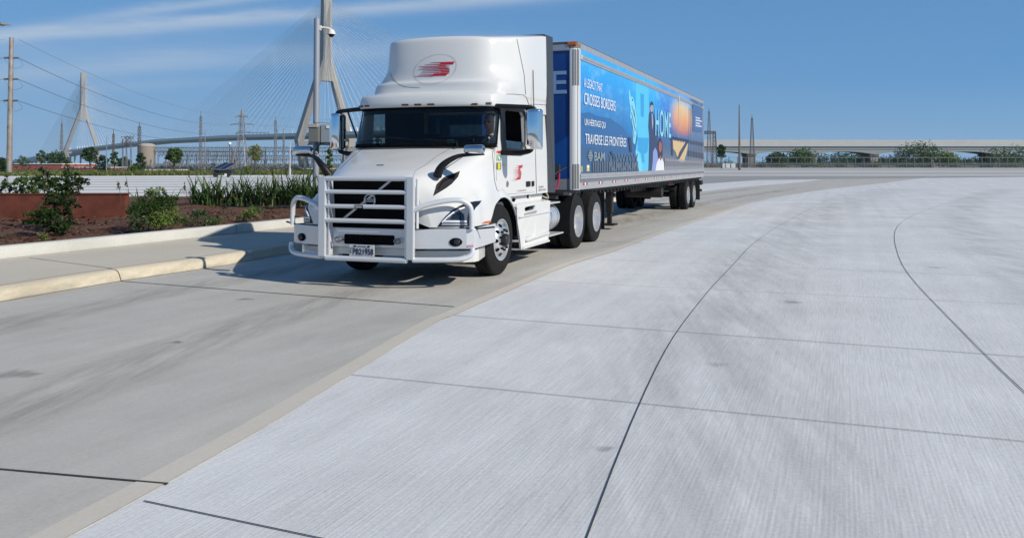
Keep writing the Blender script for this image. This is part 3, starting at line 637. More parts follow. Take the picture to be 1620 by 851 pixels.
for P, s0, spans in ((PR, 0., ((1, 622.), (-1, 430.))), (PL, 1262., ((-1, 622.), (1, 430.)))):
    for sg, L in spans:
        for sd in (-1, 1):
            for k in range(25):
                t = k/24; s = s0+sg*(36+(L-36)*t); q = PR+dirb*s+trb*sd*18.6+np.array((0, 0, dz(s)+1.2)); zz = 140+70*(t**.8)
                top = P+dirb*sg*3.5+trb*sd*3+np.array((0, 0, zz)); a, b = rel(top), rel(q)
                rad = .15 if P is PR else .17
                anch.tube([b-Vector((0, 0, 1.5)), b+(a-b).normalized()*9], [1.0, .5], 5)
                if P is PR and cnt < 100 : m = MB(); m.tube([a, b], rad, 4, cap=False); m.build('stay_cable', M_cable, br); cnt += 1
                else: far.tube([a, b], rad, 4, cap=False)
tag(anch.build('anchor_pipes', mat('white anchor pipe', (.85, .85, .84), .5), br), kind='stuff')
tag(far.build('stay_cables', M_cable, br), kind='stuff')
# ------------------------------------------------------------ right side overpass
ov = thing('overpass', 'low pale concrete highway overpass on haunched girders behind the trailer', 'bridge', (60, 300, 0))
def ovx(u): return bp(u, 240, 'y', 300).x-60
m = MB(); m.bb((ovx(1040), -1, 7.9), (ovx(1800), -.6, 10.4)); m.build('parapet', mat('overpass parapet', (.60, .60, .58), .8, noise=(.3, .4, (.5, .5, .48))), ov)
m = MB(); m.bb((ovx(1040), -.5, 6.9), (ovx(1800), 12, 7.85)); m.build('deck', mat('overpass deck', (.45, .46, .45), .8), ov)
m = MB(); us = np.linspace(1040, 1800, 96); prof = []
pier_u = [1093, 1190, 1287, 1384, 1481, 1578, 1675]
for u in us:
    d = min(abs(u-p) for p in pier_u); prof.append((ovx(u), 5.9-1.1*max(0, 1-(d/40)**1.0)**1.6))
for y0 in (-.3, 5.5, 11.4):
    n_ = len(prof); vs = [(x, y0, 6.9) for x, z in prof]+[(x, y0, z) for x, z in prof]+[(x, y0+.5, 6.9) for x, z in prof]+[(x, y0+.5, z) for x, z in prof]
    fs = []
    for i in range(n_-1): fs += [(i, n_+i, n_+i+1, i+1), (2*n_+i, 2*n_+i+1, 3*n_+i+1, 3*n_+i), (n_+i, 3*n_+i, 3*n_+i+1, n_+i+1)]
    m.add(vs, fs)
m.build('girder', mat('overpass girder', (.33, .35, .35), .7), ov)
for u in pier_u:
    m = MB(); m.bb((ovx(u)-1.4, .5, -.2), (ovx(u)+1.4, 3.5, 4.85)); m.bb((ovx(u)-1.4, 8, -.2), (ovx(u)+1.4, 11, 4.85)); m.bb((ovx(u)-1.7, 0, 4.3), (ovx(u)+1.7, 11.5, 4.95)); m.build('pier', M_tower, ov)
# fence on the far right
fe = thing('perimeter_fence', 'dark steel mesh fence crossing the view below the overpass', 'fence', (50, 256, 0))
def fx(u): return bp(u, 250, 'y', 256).x-50
ft = bp(1150, 249, 'y', 256).z
m = MB(); m.bb((fx(1100), -.05, ft-.12), (fx(1700), .05, ft)); m.bb((fx(1100), -.05, 1.2), (fx(1700), .05, 1.3)); m.bb((fx(1100), -.05, .1), (fx(1700), .05, .2)); m.build('rail', M_gsteel, fe)
m = MB()
for i in range(46): x = fx(1100)+i*(fx(1700)-fx(1100))/45; m.bb((x-.1, -.1, -.1), (x+.1, .1, ft+.1))
m.build('post', mat('dark fence steel', (.12, .125, .13), .6, .3), fe)
m = MB()
for i in range(360): x = fx(1100)+i*(fx(1700)-fx(1100))/359; m.bb((x-.025, -.02, .1), (x+.025, .02, 1.9))
m.build('infill', M_gsteel, fe)
for i, (u, w, lab) in enumerate(((1143.5, 5, 'small white cabinet under the ragged tree by the fence'), (1151, 6.5, 'middle white cabinet of the three at the fence'), (1159.5, 6.5, 'right hand white cabinet of the three at the fence'))):
    p = bp(u, 262, 'y', 248); k = 248/F; c = thing('utility_cabinet', lab, 'cabinet', (p.x, 248, 0), group='white cabinets at the fence')
    m = MB(); m.bb((-w*k/2, -.5, .05), (w*k/2, .5, 1.45)); m.build('body', mat('white enamel', (.7, .7, .68), .5), c, bevel=.03)
    m = MB(); m.bb((-w*k*.42, -.53, .15), (-.03, -.5, 1.3)); m.bb((.03, -.53, .15), (w*k*.42, -.5, 1.3)); m.build('door', mat('white enamel door', (.62, .62, .60), .5), c)
# ------------------------------------------------------------ lattice masts
def lattice(mb, a, b, w0, w1, n, r=.06):
    a = Vector(a); b = Vector(b); ax = (b-a).normalized(); x = ax.cross(Vector((0, 1, 0))).normalized() if abs(ax.y) < .9 else Vector((1, 0, 0)); y = ax.cross(x)
    L = []
    for i in range(n+1):
        t = i/n; w = w0+(w1-w0)*t; c = a+(b-a)*t; L.append([c+x*sx*w/2+y*sy*w/2 for sx, sy in ((-1, -1), (1, -1), (1, 1), (-1, 1))])
    for k in range(4): mb.beam(L[0][k], L[-1][k], r)
    for i in range(n):
        for k in range(4):
            k2 = (k+1) % 4; mb.beam(L[i][k], L[i+1][k2], r*.6); mb.beam(L[i][k2], L[i+1][k], r*.6); mb.beam(L[i+1][k], L[i+1][k2], r*.6)
GM = 'thin lattice masts of the switchyard'
def lmast(u, vt, wpx, y, m_, lab, n=12, zb=None, top=.25, cat='mast', group=GM, r=None):
    x = bp(u, 255, 'y', y).x; z0 = zg(x, y) if zb is None else zb; zt = bp(u, vt, 'y', y).z; w = wpx*y/F
    mb = MB(); lattice(mb, (0, 0, 0), (0, 0, zt-z0), w, w*top, n, r or y*.00024); mb.tube([(0, 0, zt-z0-.3), (0, 0, zt-z0+1.2)], y*.0004, 4)
    o = mb.build('lattice_mast', m_); o.location = (x, y, z0); return tag(o, lab, cat, group)
lmast(97, 195, 6, 230, M_gsteel, 'tapering lattice mast just left of the far bridge tower')
lmast(220, 200, 4, 230, M_dsteel, 'dark lattice mast rising in front of the concrete silo', top=.8)
lmast(317, 184, 4, 200, M_gsteel, 'tallest lattice mast left of the power pylon', top=.6)
lmast(179, 212, 2.6, 200, M_dsteel, 'dark mast left of the silo above the brick building end', top=.8)
lmast(448.5, 211, 2.6, 210, M_gsteel, 'shorter lattice mast right of the flat topped one', top=.8)
lmast(435.5, 191, 3.5, 200, M_gsteel, 'flat topped lattice mast right of the power pylon', top=.8)
lmast(1122, 177, 8, 262, M_dsteel, 'dark lattice tower right behind the trailer', zb=0, top=.25, group='dark lattice towers by the overpass', n=16)
lmast(1190, 187, 8, 262, M_dsteel, 'dark lattice tower in front of the overpass pier, right of the tree', zb=0, top=.25, group='dark lattice towers by the overpass', n=16)
mb = MB(); lattice(mb, (bp(1131, 260, 'y', 263).x, 263, 0), (bp(1130, 208, 'y', 263).x, 263, bp(1130, 208, 'y', 263).z), 1.5, .8, 9, .1); lattice(mb, (bp(1100, 209, 'y', 263).x, 263, bp(1110, 210, 'y', 263).z), (bp(1132, 211, 'y', 263).x, 263, bp(1110, 210, 'y', 263).z), .9, .9, 8, .1)
tag(mb.build('switchyard_gantry', M_dsteel), 'dark gantry arm reaching from behind the trailer to the first lattice tower', 'gantry')
for (u, vt, y, lab, w) in ((1170, 166, 180, 'tall slim steel mast between the ragged tree and the second lattice tower', .32), (324, 206, 190, 'plain slim pole right of the tallest lattice mast', .22), (168.5, 214, 170, 'thin lightning rod pole above the far bridge deck', .14), (545, 190, 190, 'slim mast seen through the truck cab windows', .3)):
    x = bp(u, 255, 'y', y).x; z0 = zg(x, y); zt = bp(u, vt, 'y', y).z; m = MB(); m.tube([(0, 0, 0), (0, 0, zt-z0)], [w, w*.35], 8); o = m.build('steel_mast', M_dsteel if u > 1000 else M_gsteel, smooth=60); o.location = (x, y, z0); tag(o, lab, 'mast', 'slim steel masts')
# power pylon
y = 230; x = bp(382, 255, 'y', y).x; z0 = zg(x, y); Z = lambda v: bp(382, v, 'y', y).z-z0
py = thing('power_pylon', 'grey lattice power pylon with three cross arms before the bridge deck', 'pylon', (x, y, z0))
m = MB(); lattice(m, (0, 0, 0), (0, 0, Z(222)), 32*y/F, 9*y/F, 3, .11); lattice(m, (0, 0, Z(222)), (0, 0, Z(184)), 9*y/F, 4.5*y/F, 5, .075); lattice(m, (0, 0, Z(184)), (0, 0, Z(173)), 4.5*y/F, .2, 2, .07); m.build('tower', M_gsteel, py)
for v, a, b in ((184.5, -9, 9), (197, -17, 18), (210, -8, 43)):
    k = y/F; m = MB(); m.beam((a*k, 0, Z(v)), (b*k, 0, Z(v)), .14); m.beam((a*k, 0, Z(v)), (0, 0, Z(v-3)), .07); m.beam((min(b, 18)*k, 0, Z(v)), (0, 0, Z(v-3)), .07)
    for q in ((a, b) if v < 205 else (a, 12, 18, 24, 30, 36, 43)): m.tube([(q*k, 0, Z(v)), (q*k, 0, Z(v+2.4))], .16, 6)
    m.build('cross_arm', M_gsteel, py)
# switchyard gantries
def gantry(u0, u1, v, y, lab, step=46):
    a = bp(u0, v, 'y', y); b = bp(u1, v, 'y', y); z0 = zg(a.x, y); r = thing('switchyard_gantry', lab, 'gantry', (a.x, y, z0), group='rows of switchyard gantries')
    L = b.x-a.x; h = a.z-z0; k = y/F; m = MB(); n = int((u1-u0)/6); lattice(m, (0, 0, h), (L, 0, h), 1.5, 1.5, n, .075); m.build('beam', M_dsteel, r)
    m = MB(); q = 0
    while q < L: m.beam((q, 0, 0), (q, 0, h+1.5*rng.random()), .10); m.beam((q+.9, 0, 0), (q, 0, h), .07); q += step*k*rng.uniform(.8, 1.2)
    m.build('post', M_gsteel, r)
    m = MB(); q = .5
    while q < L: m.tube([(q, 0, h-.4), (q, 0, h-1.2-.4*rng.random())], .10, 5); m.beam((q, .5, h+.4), (q+.6, .5, h+1.2), .06); q += 5*k*rng.uniform(.7, 1.4)
    m.build('insulator', mat('insulator brown', (.16, .11, .09), .4), r)
gantry(244, 562, 237, 262, 'long upper row of rusty gantry beams and insulators below the bridge deck')
gantry(288, 562, 250, 250, 'lower gantry row behind the solar trailer')
gantry(250, 420, 243, 300, 'middle gantry row farthest back, left of the pylon', 15)
gantry(194, 208, 222, 190, 'small square gantry between two masts left of the silo', 7)
eq = MB()
for k in range(170):
    u = rng.uniform(232, 560); y = rng.uniform(236, 300); x = bp(u, 255, 'y', y).x; z0 = -6; zt = bp(u, rng.uniform(253, 265) if k % 5 else rng.uniform(243, 255), 'y', y).z; w = rng.uniform(.1, .5)
    if k % 3: eq.beam((x, y, z0), (x, y, zt), w*.4)
    else: eq.bb((x-w*2, y-.6, z0), (x+w*2, y+.6, zt-2)); eq.tube([(x-w, y, zt-2), (x-w, y, zt)], .12, 5); eq.tube([(x+w, y, zt-2), (x+w, y, zt)], .12, 5)
tag(eq.build('switchyard_equipment', mat('switchyard grey', (.24, .24, .245), .6, .2)), 'jumble of grey switchyard posts, bushings and boxes behind the verge', 'switchgear', kind='stuff')
# concrete silo under the deck
p = bp(232, 262, 'y', 330); si = thing('concrete_silo', 'round pale concrete storage tank beneath the bridge deck', 'silo', (p.x, 330, -6))
m = MB(); r_ = 13*330/F; m.lathe([(0, r_), (bp(232, 232, 'y', 330).z+6, r_*.97)], (0, 0, 0), 'z', 40); m.build('wall', mat('tan concrete', (.30, .25, .20), .9, noise=(.12, .6, (.28, .24, .20))), si, smooth=40)
m = MB(); zt = bp(232, 232, 'y', 330).z+6; m.lathe([(zt, r_*.99), (zt+.5, r_*.99), (zt+1.2, r_*.6), (zt+1.4, .01)], (0, 0, 0), 'z', 40); m.build('roof', mat('tan concrete roof', (.42, .38, .32), .9), si, smooth=30)
# brick buildings
M_brick = mat('red brick', (.34, .085, .06), .9, noise=(1.2, .5, (.26, .06, .045)))
M_white = mat('white trim', (.72, .70, .64), .6); M_glass = mat('dark window glass', (.04, .05, .06), .12, .0, .8)
def brick(name, lab, y, parts, wins, z0=-6):
    x0 = bp(parts[0][0], 262, 'y', y).x; r = thing(name, lab, 'building', (x0, y, z0)); X = lambda u: bp(u, 262, 'y', y).x-x0; ZZ = lambda v: bp(100, v, 'y', y).z-z0
    for (u0, u1, vt, dp, vb) in parts:
        m = MB(); m.bb((X(u0), 0+dp, 0), (X(u1), 14, ZZ(vt+1.1))); m.build('wall', M_brick, r)
        m = MB(); m.bb((X(u0)-.15, -.2+dp, ZZ(vt+1.1)), (X(u1)+.15, 14.2, ZZ(vt))); m.build('roof', M_white, r)
    if vb:
        m = MB(); m.bb((X(parts[0][0]), -1.6, ZZ(265.6)), (X(parts[0][1])-3, 0, ZZ(264.2))); m.build('canopy', M_white, r)
        m = MB(); m.bb((X(parts[0][0])+.5, -.06, ZZ(278)), (X(parts[0][1])-3, -.0, ZZ(266))); m.build('shopfront', mat('dark shopfront', (.05, .035, .03), .5), r)
    for (u0, u1, v0, v1, w) in wins:
        m = MB(); m.bb((X(u0), -.05, ZZ(v1)), (X(u1), .1, ZZ(v0))); f = m.build('window', M_white, r)
        m = MB(); m.bb((X(u0)+.15, -.08, ZZ(v1)+.15), (X((u0+u1)/2)-.06, -.04, ZZ(v0)-.15)); m.bb((X((u0+u1)/2)+.06, -.08, ZZ(v1)+.15), (X(u1)-.15, -.04, ZZ(v0)-.15)); m.build('pane', M_glass if not w else mat('bright blind', (.62, .62, .60), .6), f)
    return r
brick('brick_building', 'long low red brick building with white roof edge on the left', 196, [(20, 98, 259, 0, 1), (98, 167, 264.6, .02, 0)], [(68, 75, 269.5, 277, 0), (83, 91, 269.5, 277, 0), (102, 111, 270, 276, 1), (127, 134, 270, 276, 1), (138, 142, 269, 277, 1), (150, 166, 270.5, 275, 1)])
brick('brick_building', 'dark red low building right of the verge, behind the verge lamp post', 200, [(419, 452, 268.5, 0, 0), (463, 505, 267, .05, 0)], [(425, 433, 271, 276, 0), (470, 478, 271, 276, 0)])
m = MB(); p = bp(268, 271, 'y', 172); m.bb((-.055*172/2.2, -2, 0), (.05*172/2.6, 2, 1.3)); o = m.build('white_van_roof', M_white); o.name = 'white_shed'; o.location = (p.x, 172, p.z-.9); tag(o, 'low white shed roof showing above the verge grass', 'shed')
# utility pole with wires
up = thing('utility_pole', 'tall grey steel utility pole with rust patch at the left', 'pole', (bp(14.5, 275, 'y', 110).x, 110, 0))
k = 110/F; Zp = lambda v: bp(14, v, 'y', 110).z; ht = Zp(61)
m = MB(); m.tube([(0, 0, -.3), (0, 0, ht)], [.36, .27], 20); m.build('shaft', mat('pole steel', (.36, .34, .31), .6, .3, noise=(.9, .8, (.25, .17, .12))), up, smooth=50)
m = MB(); m.tube([(-.015, -.02, Zp(200)), (-.015, -.02, Zp(215))], .315, 14, cap=False); m.tube([(-.015, -.03, Zp(244)), (-.015, -.03, Zp(258))], .33, 14, cap=False); m.build('rust_patch', mat('rust', (.22, .11, .05), .9, noise=(2, .9, (.36, .34, .31))), up, smooth=50)
m = MB(); m.lathe([(0, .29), (.06, .30), (.1, .02)], (0, 0, ht), 'z', 16); m.build('cap', M_steel, up)
for v in (92, 125.5, 159.5):
    m = MB()
    for sg in (-1, 1):
        m.tube([(sg*.25, 0, Zp(v)), (sg*1.0, 0, Zp(v)-.03)], .06, 6)
        for q in range(5): m.lathe([(0, .03), (.03, .15), (.06, .03)], (sg*(.42+q*.13), 0, Zp(v)), 'x', 8)
    m.tube([(.95, 0, Zp(v)), (1.7, -.1, Zp(v)-1.05), (.6, -.45, Zp(v)-1.5), (-.95, 0, Zp(v)-.15)], .02, 4, smooth=6)
    m.build('insulator', mat('insulator dark', (.12, .12, .14), .4), up)
def wire(name, lab, a, b, sag, r=.035):
    a = Vector(a); b = Vector(b); m = MB(); pts = [a+(b-a)*t+Vector((0, 0, -4*sag*t*(1-t))) for t in np.linspace(0, 1, 25)]
    m.tube(pts, r, 4, cap=False); o = m.build(name, mat('wire', (.10, .10, .11), .6)); return tag(o, lab, 'wire', 'overhead power lines')
ux = up.location.x; pyx = py.location.x
for v, vv, lab, sg in ((63, 184.5, 'topmost thin ground wire from the utility pole towards the pylon', 2.5), (92, 197, 'upper heavy conductor from the utility pole to the pylon', 3), (125.5, 210, 'middle heavy conductor from the utility pole to the pylon', 3), (159.5, 217, 'lowest heavy conductor from the utility pole passing before the bridge', 3.)):
    wire('power_line', lab, (ux+1, 110, Zp(v)), (pyx-1, 230, bp(382, vv, 'y', 230).z), sg, .02 if v < 70 else .036)
    wire('power_line', lab.replace('from the utility pole', 'leaving the picture left of the utility pole').split(' towards')[0].split(' to the')[0].split(' passing')[0], (ux-1, 110, Zp(v)), (ux-30, 98, Zp(v)-4), 1.0, .02 if v < 70 else .036)
for v, v2, lab in ((184.5, 186, 'upper wire running right from the pylon behind the camera pole'), (197, 198, 'lower wire running right from the pylon behind the camera pole')):
    wire('power_line', lab, (pyx+2, 230, bp(382, v, 'y', 230).z), (bp(640, v2, 'y', 300).x, 300, bp(640, v2-5, 'y', 300).z), 1.5, .035)
# street lamp whose head reaches into the picture top left
lp = thing('street_lamp', 'street lamp head reaching in at the upper left edge', 'lamp', (bp(-62, 300, 'y', 30).x, 30, 0)); zl = bp(5, 38, 'y', 30).z; xh = bp(4, 38, 'y', 30).x-lp.location.x
m = MB(); m.tube([(0, 0, 0), (0, 0, zl+.1)], [.12, .07], 12); m.build('pole', M_steel, lp, smooth=50)
m = MB(); m.tube([(0, 0, zl), (xh*.5, 0, zl+.05), (xh-.3, 0, zl)], .035, 8); m.build('arm', M_steel, lp, smooth=50)
m = MB(); m.add([(xh-.4, -.14, zl+.05), (xh+.05, -.14, zl+.04), (xh+.27, -.06, zl-.03), (xh+.27, .06, zl-.03), (xh+.05, .14, zl+.04), (xh-.4, .14, zl+.05), (xh-.4, -.16, zl-.05), (xh+.05, -.16, zl-.05), (xh+.27, -.07, zl-.06), (xh+.27, .07, zl-.06), (xh+.05, .16, zl-.05), (xh-.4, .16, zl-.05)],
 [(0, 1, 2, 3, 4, 5), (11, 10, 9, 8, 7, 6)]+[(i, (i+1) % 6, 6+(i+1) % 6, 6+i) for i in range(6)]); m.build('lamp_head', mat('grey lamp casting', (.3, .31, .32), .5, .5), lp, bevel=.01)
m = MB(); m.bb((xh-.3, -.1, zl-.085), (xh, .1, zl-.052)); m.build('lens', mat('lamp lens', (.5, .5, .48), .2), lp)
# verge lamp post
def vlamp(u, vt, y, lab, arm):
    x = bp(u, 275, 'y', y).x; h = bp(u, vt, 'y', y).z; r = thing('street_lamp', lab, 'lamp', (x, y, 0), group='slim lamp posts on the verge')
    m = MB(); m.tube([(0, 0, 0), (0, 0, .9)], .17, 10); m.tube([(0, 0, .9), (0, 0, h)], [.1, .07], 10); m.build('pole', mat('pale pole', (.5, .5, .5), .5, .4), r, smooth=50)
    m = MB(); m.tube([(0, 0, h-.25), (arm*.45, 0, h-.3)], .04, 6); m.bb((min(arm*.4, arm*.85), -.12, h-.38), (max(arm*.4, arm*.85), .12, h-.26)); m.build('lamp_head', M_steel, r); return r
vlamp(458.5, 225, 106, 'slim pale lamp post on the verge left of the camera pole', 1)
# pair of short dark posts with white globe
x = bp(363, 275, 'y', 135).x; g2 = thing('signal_post', 'pair of short dark posts with a white globe, right of the solar trailer', 'post', (x, 135, 0)); h = bp(363, 229, 'y', 135).z
m = MB(); m.tube([(0, 0, 0), (0, 0, h)], .1, 8); m.tube([(.38, 0, 0), (.38, 0, h-.3)], .08, 8); m.bb((-.1, -.05, h*.55), (.45, .05, h*.58)); m.build('post', M_dsteel, g2)
m = MB(); m.ell((0, 0, h+.15), (.27, .27, .27)); m.build('globe', mat('white globe', (.85, .85, .85), .3), g2, smooth=80)
# solar trailer
Y = 92; k = Y/F; x = bp(354, 279, 'y', Y).x; so_ = thing('solar_trailer', 'small black trailer carrying a tilted solar panel at the verge edge', 'trailer', (x, Y, 0))
def SX(u): return bp(u, 270, 'y', Y).x-x
def SZ(v): return bp(350, v, 'y', Y).z
m = MB(); m.bb((SX(341), -.5, SZ(275)), (SX(369), .7, SZ(268.5))); m.build('body', mat('black powder coat', (.02, .02, .022), .5), so_, bevel=.02)
m = MB(); A, Bq, Cc, D = (SX(339.5), -.9, SZ(267.6)), (SX(360.5), -.9, SZ(268.6)), (SX(369.5), .9, SZ(258.2)), (SX(350), .9, SZ(257.2))
m.prism([A, Bq, Cc, D], (0, 0, -.06)); m.build('solar_panel', mat('solar cells', (.012, .016, .035), .15, .0, .8), so_)
m = MB()
def lerp(a, b, t): return tuple(a[i]+(b[i]-a[i])*t for i in range(3))
for t in (0, .5, 1): m.tube([lerp(A, Bq, t), lerp(D, Cc, t)], .03, 4)
m.tube([A, Bq], .03, 4); m.tube([D, Cc], .03, 4); m.build('panel_frame', mat('aluminium', (.6, .61, .62), .35, .9), so_)
for u in (345, 364):
    m = MB(); m.lathe([(0, .05), (0, .3), (.18, .3), (.18, .05)], (SX(u), -.7, .3), 'y', 18); m.build('wheel', mat('tyre rubber', (.02, .02, .02), .8), so_)
m = MB(); m.tube([(SX(341), 0, .45), (SX(334), 0, .45)], .05, 6); m.build('drawbar', M_dsteel, so_); m = MB(); m.bb((SX(359.5), -.75, .05), (SX(363), -.5, .42)); m.build('jack', mat('white enamel', (.7, .7, .68), .5), so_)
# ------------------------------------------------------------ camera pole
Y = 25.; x = bp(499.8, 260, 'y', Y).x; cp = thing('camera_pole', 'grey round pole with dome camera and equipment box behind the truck', 'pole', (x, Y, .3)); ZC = lambda v: bp(500, v, 'y', Y).z-.3
M_pole = mat('grey painted pole', (.33, .36, .40), .45, .3)
m = MB(); m.lathe([(-.1, .10), (ZC(30), .092)], (0, 0, 0), 'z', 28); m.lathe([(ZC(30), .094), (ZC(29.3), .05), (ZC(29.2), .0)], (0, 0, 0), 'z', 28); m.build('shaft', M_pole, cp, smooth=50)
m = MB(); m.tube([(-.01, 0, ZC(30)), (-.01, 0, ZC(25.5))], .02, 8); m.build('finial', M_steel, cp)
m = MB(); m.bb((.08, -.05, ZC(49)), (.14, .05, ZC(41))); m.tube([(.12, 0, ZC(45)), (.22, 0, ZC(44.5)), (.38, 0, ZC(46)), (.455, 0, ZC(48))], [.045, .04, .03, .035], 8, smooth=3); m.build('bracket', M_white, cp, smooth=40)
m = MB(); m.lathe([(0, .04), (-.02, .075), (-.07, .10), (-.14, .13), (-.16, .13)], (.46, 0, ZC(47)), 'z', 24); d_ = m.build('dome_camera', M_white, cp, smooth=50)
m = MB(); m.lathe([(0, .085), (-.04, .082), (-.07, .06), (-.095, .0)], (.46, 0, ZC(55.2)), 'z', 24); m.build('lens_dome', mat('smoked dome', (.01, .01, .012), .08), d_, smooth=60)
m = MB(); m.bb((-.08, -.5, ZC(225.5)), (.22, -.16, ZC(201.5))); m.build('control_box', mat('olive grey box', (.15, .16, .15), .5), cp, bevel=.01)
m = MB(); m.bb((-.10, -.53, ZC(203)), (.20, -.13, ZC(197.5))); m.build('box_hood', mat('grey box hood', (.36, .36, .35), .5), cp, bevel=.01)
m = MB(); m.bb((.24, -.3, ZC(226)), (.52, .0, ZC(198))); m.build('equipment_box', mat('blue grey box', (.24, .29, .34), .5), cp, bevel=.01)
m = MB(); m.bb((.41, -.32, ZC(204)), (.5, -.3, ZC(199.5))); m.build('sticker', M_white, cp)
m = MB()
for pts in ([(.2, -.2, ZC(225)), (.16, -.25, ZC(233)), (0, -.15, ZC(240)), (-.02, -.1, ZC(246))], [(.45, -.15, ZC(226)), (.5, -.2, ZC(232)), (.42, -.2, ZC(239)), (.3, -.15, ZC(240))], [(.5, -.15, ZC(225)), (.3, -.25, ZC(227)), (.15, -.25, ZC(232)), (.1, -.1, ZC(243))]): m.tube(pts, .016, 6, smooth=5)
m.build('cable', mat('black cable', (.015, .015, .015), .5), cp, smooth=60)
m = MB(); m.tube([(0, -.3, ZC(198)), (.2, -.35, ZC(195)), (.5, -.2, ZC(196))], .012, 5, smooth=3); m.tube([(.06, -.3, ZC(198)), (.06, -.3, ZC(193))], .02, 5); m.build('conduit', M_dsteel, cp)
# ============================================================ TRACTOR  (local: +x = driver side, +y = rearwards, z up)
P_white = mat('white truck paint', (.65, .655, .64), .24, coat=.5, spec=.5, noise=(1.5, .15, (.62, .63, .61)))
P_alu = mat('brushed white aluminium', (.66, .68, .70), .34, .35, noise=(8, .3, (.58, .60, .62)))
P_tube = mat('silver white tube', (.70, .72, .74), .28, .3)
P_black = mat('black plastic', (.007, .007, .008), .5, spec=.3)
P_gap = mat('dark gap', (.003, .003, .003), .85, spec=.1)
P_dark = mat('dark grey panel', (.045, .052, .062), .45)
P_chrome = mat('chrome', (.82, .83, .84), .06, 1.)
P_alw = mat('polished wheel aluminium', (.80, .81, .81), .34, .82, noise=(30, .25, (.5, .5, .5)))
P_tyre = mat('tyre rubber black', (.009, .009, .0095), .8, spec=.25, noise=(6, .4, (.02, .019, .018)), bump=(60, .3, .003))
P_seam = mat('panel seam', (.06, .06, .06), .7)
P_red = mat('red decal', (.45, .012, .035), .4)
P_frame = mat('black chassis', (.012, .012, .013), .55, noise=(5, .6, (.03, .028, .025)))
P_amber = mat('amber lens', (.55, .12, .01), .25, spec=.7)
P_lamp = mat('dim marker lens', (.10, .025, .01), .25)
G_wind = glassmat('windshield glass', (.80, .88, .87), .07)
G_side = glassmat('side glass', (.78, .84, .84), .06)
T = thing('semi_truck', 'white day cab semi tractor with chrome mirrors and a silver grille guard', 'truck', (TF[0], TF[1], 0), -TF[2])
# ---- hood with fenders
ST = [(-1.55, [(0, 1.475), (.33, 1.465), (.53, 1.44), (.62, 1.375), (.68, 1.2), (.74, 1.05), (.83, .95), (.87, .80)]),
      (-1.42, [(0, 1.525), (.34, 1.515), (.57, 1.49), (.71, 1.43), (.85, 1.28), (.99, 1.14), (1.11, 1.0), (1.14, .80)]),
      (-1.2, [(0, 1.60), (.35, 1.59), (.62, 1.565), (.82, 1.49), (.97, 1.34), (1.11, 1.19), (1.24, 1.04), (1.27, .80)]),
      (-1.0, [(0, 1.67), (.36, 1.66), (.67, 1.635), (.91, 1.55), (1.02, 1.4), (1.13, 1.25), (1.265, 1.08), (1.29, .80)]),
      (-.8, [(0, 1.735), (.37, 1.73), (.72, 1.70), (.98, 1.62), (1.06, 1.46), (1.13, 1.3), (1.25, 1.13), (1.28, .80)]),
      (-.62, [(0, 1.80), (.38, 1.79), (.76, 1.765), (1.03, 1.69), (1.09, 1.52), (1.15, 1.36), (1.25, 1.2), (1.28, .80)]),
      (-.5, [(0, 1.84), (.38, 1.83), (.80, 1.805), (1.06, 1.74), (1.11, 1.55), (1.155, 1.4), (1.245, 1.23), (1.275, .887)]),
      (-.4, [(0, 1.872), (.39, 1.865), (.83, 1.84), (1.08, 1.78), (1.12, 1.58), (1.158, 1.42), (1.235, 1.25), (1.265, .994)]),
      (-.3, [(0, 1.90), (.4, 1.895), (.87, 1.875), (1.10, 1.82), (1.13, 1.6), (1.158, 1.43), (1.225, 1.27), (1.255, 1.063)]),
      (-.12, [(0, 1.905), (.4, 1.90), (.9, 1.885), (1.12, 1.84), (1.145, 1.6), (1.162, 1.44), (1.215, 1.29), (1.245, 1.128)])]
rows = [[(x, y, z) for x, z in p] for y, p in ST]
rows = [[(-q[0], q[1], q[2]) for q in r_[::-1]]+list(r_[1:]) for r_ in rows]
A = CR(rows, 5); A = np.array([CR(r_, 5) for r_ in A])
m = MB(); m.grid(A)
nose = A[0]; n0 = len(nose)      # front of the nose, closed around the grille opening
m.add([tuple(p) for p in nose]+[(p[0]*.9, p[1]-.015, 1.12+(p[2]-1.12)*.9) for p in nose]+[(0, -1.56, 1.1)], [(i, i+1, n0+i+1, n0+i) for i in range(n0-1)]+[(n0+i, n0+i+1, 2*n0) for i in range(n0-1)])
hood = m.build('hood', P_white, T, smooth=38)
# fender tail above the wheel arch
arch = lambda y: .52+math.sqrt(max(0, .62**2-y*y))
rows = []
for y in (-.12, 0, .12, .25, .36, .45, .53): rows.append([(1.162, y, max(arch(y)+.16, 1.30-.35*max(0, y))), (1.175, y, arch(y)+.13), (1.215, y, arch(y)+.09), (1.245, y, arch(y)+.02), (1.245, y, arch(y)), (1.10, y, arch(y)+.01)])
R1 = CR(rows, 4); 
m = MB(); m.grid(R1); m.grid([[(-p[0], p[1], p[2]) for p in r_] for r_ in R1]); m.prism([(1.18, .50, .98), (1.26, .50, .97), (1.26, .60, .90), (1.2, .58, .99)], (0, 0, .02)); m.build('fender', P_white, T, smooth=40)
for sg in (1, -1):
    m = MB(); m.grid([[(sg*x, .615*math.cos(a), .52+.615*math.sin(a)) for a in np.linspace(-.02, math.pi+.02, 30)] for x in (1.225, .78)]); m.add([(sg*.78, -.615, .5), (sg*.78, .615, .5), (sg*.78, .615, 1.14), (sg*.78, -.615, 1.14)], [(0, 1, 2, 3)]); m.build('wheel_well', P_gap, T)
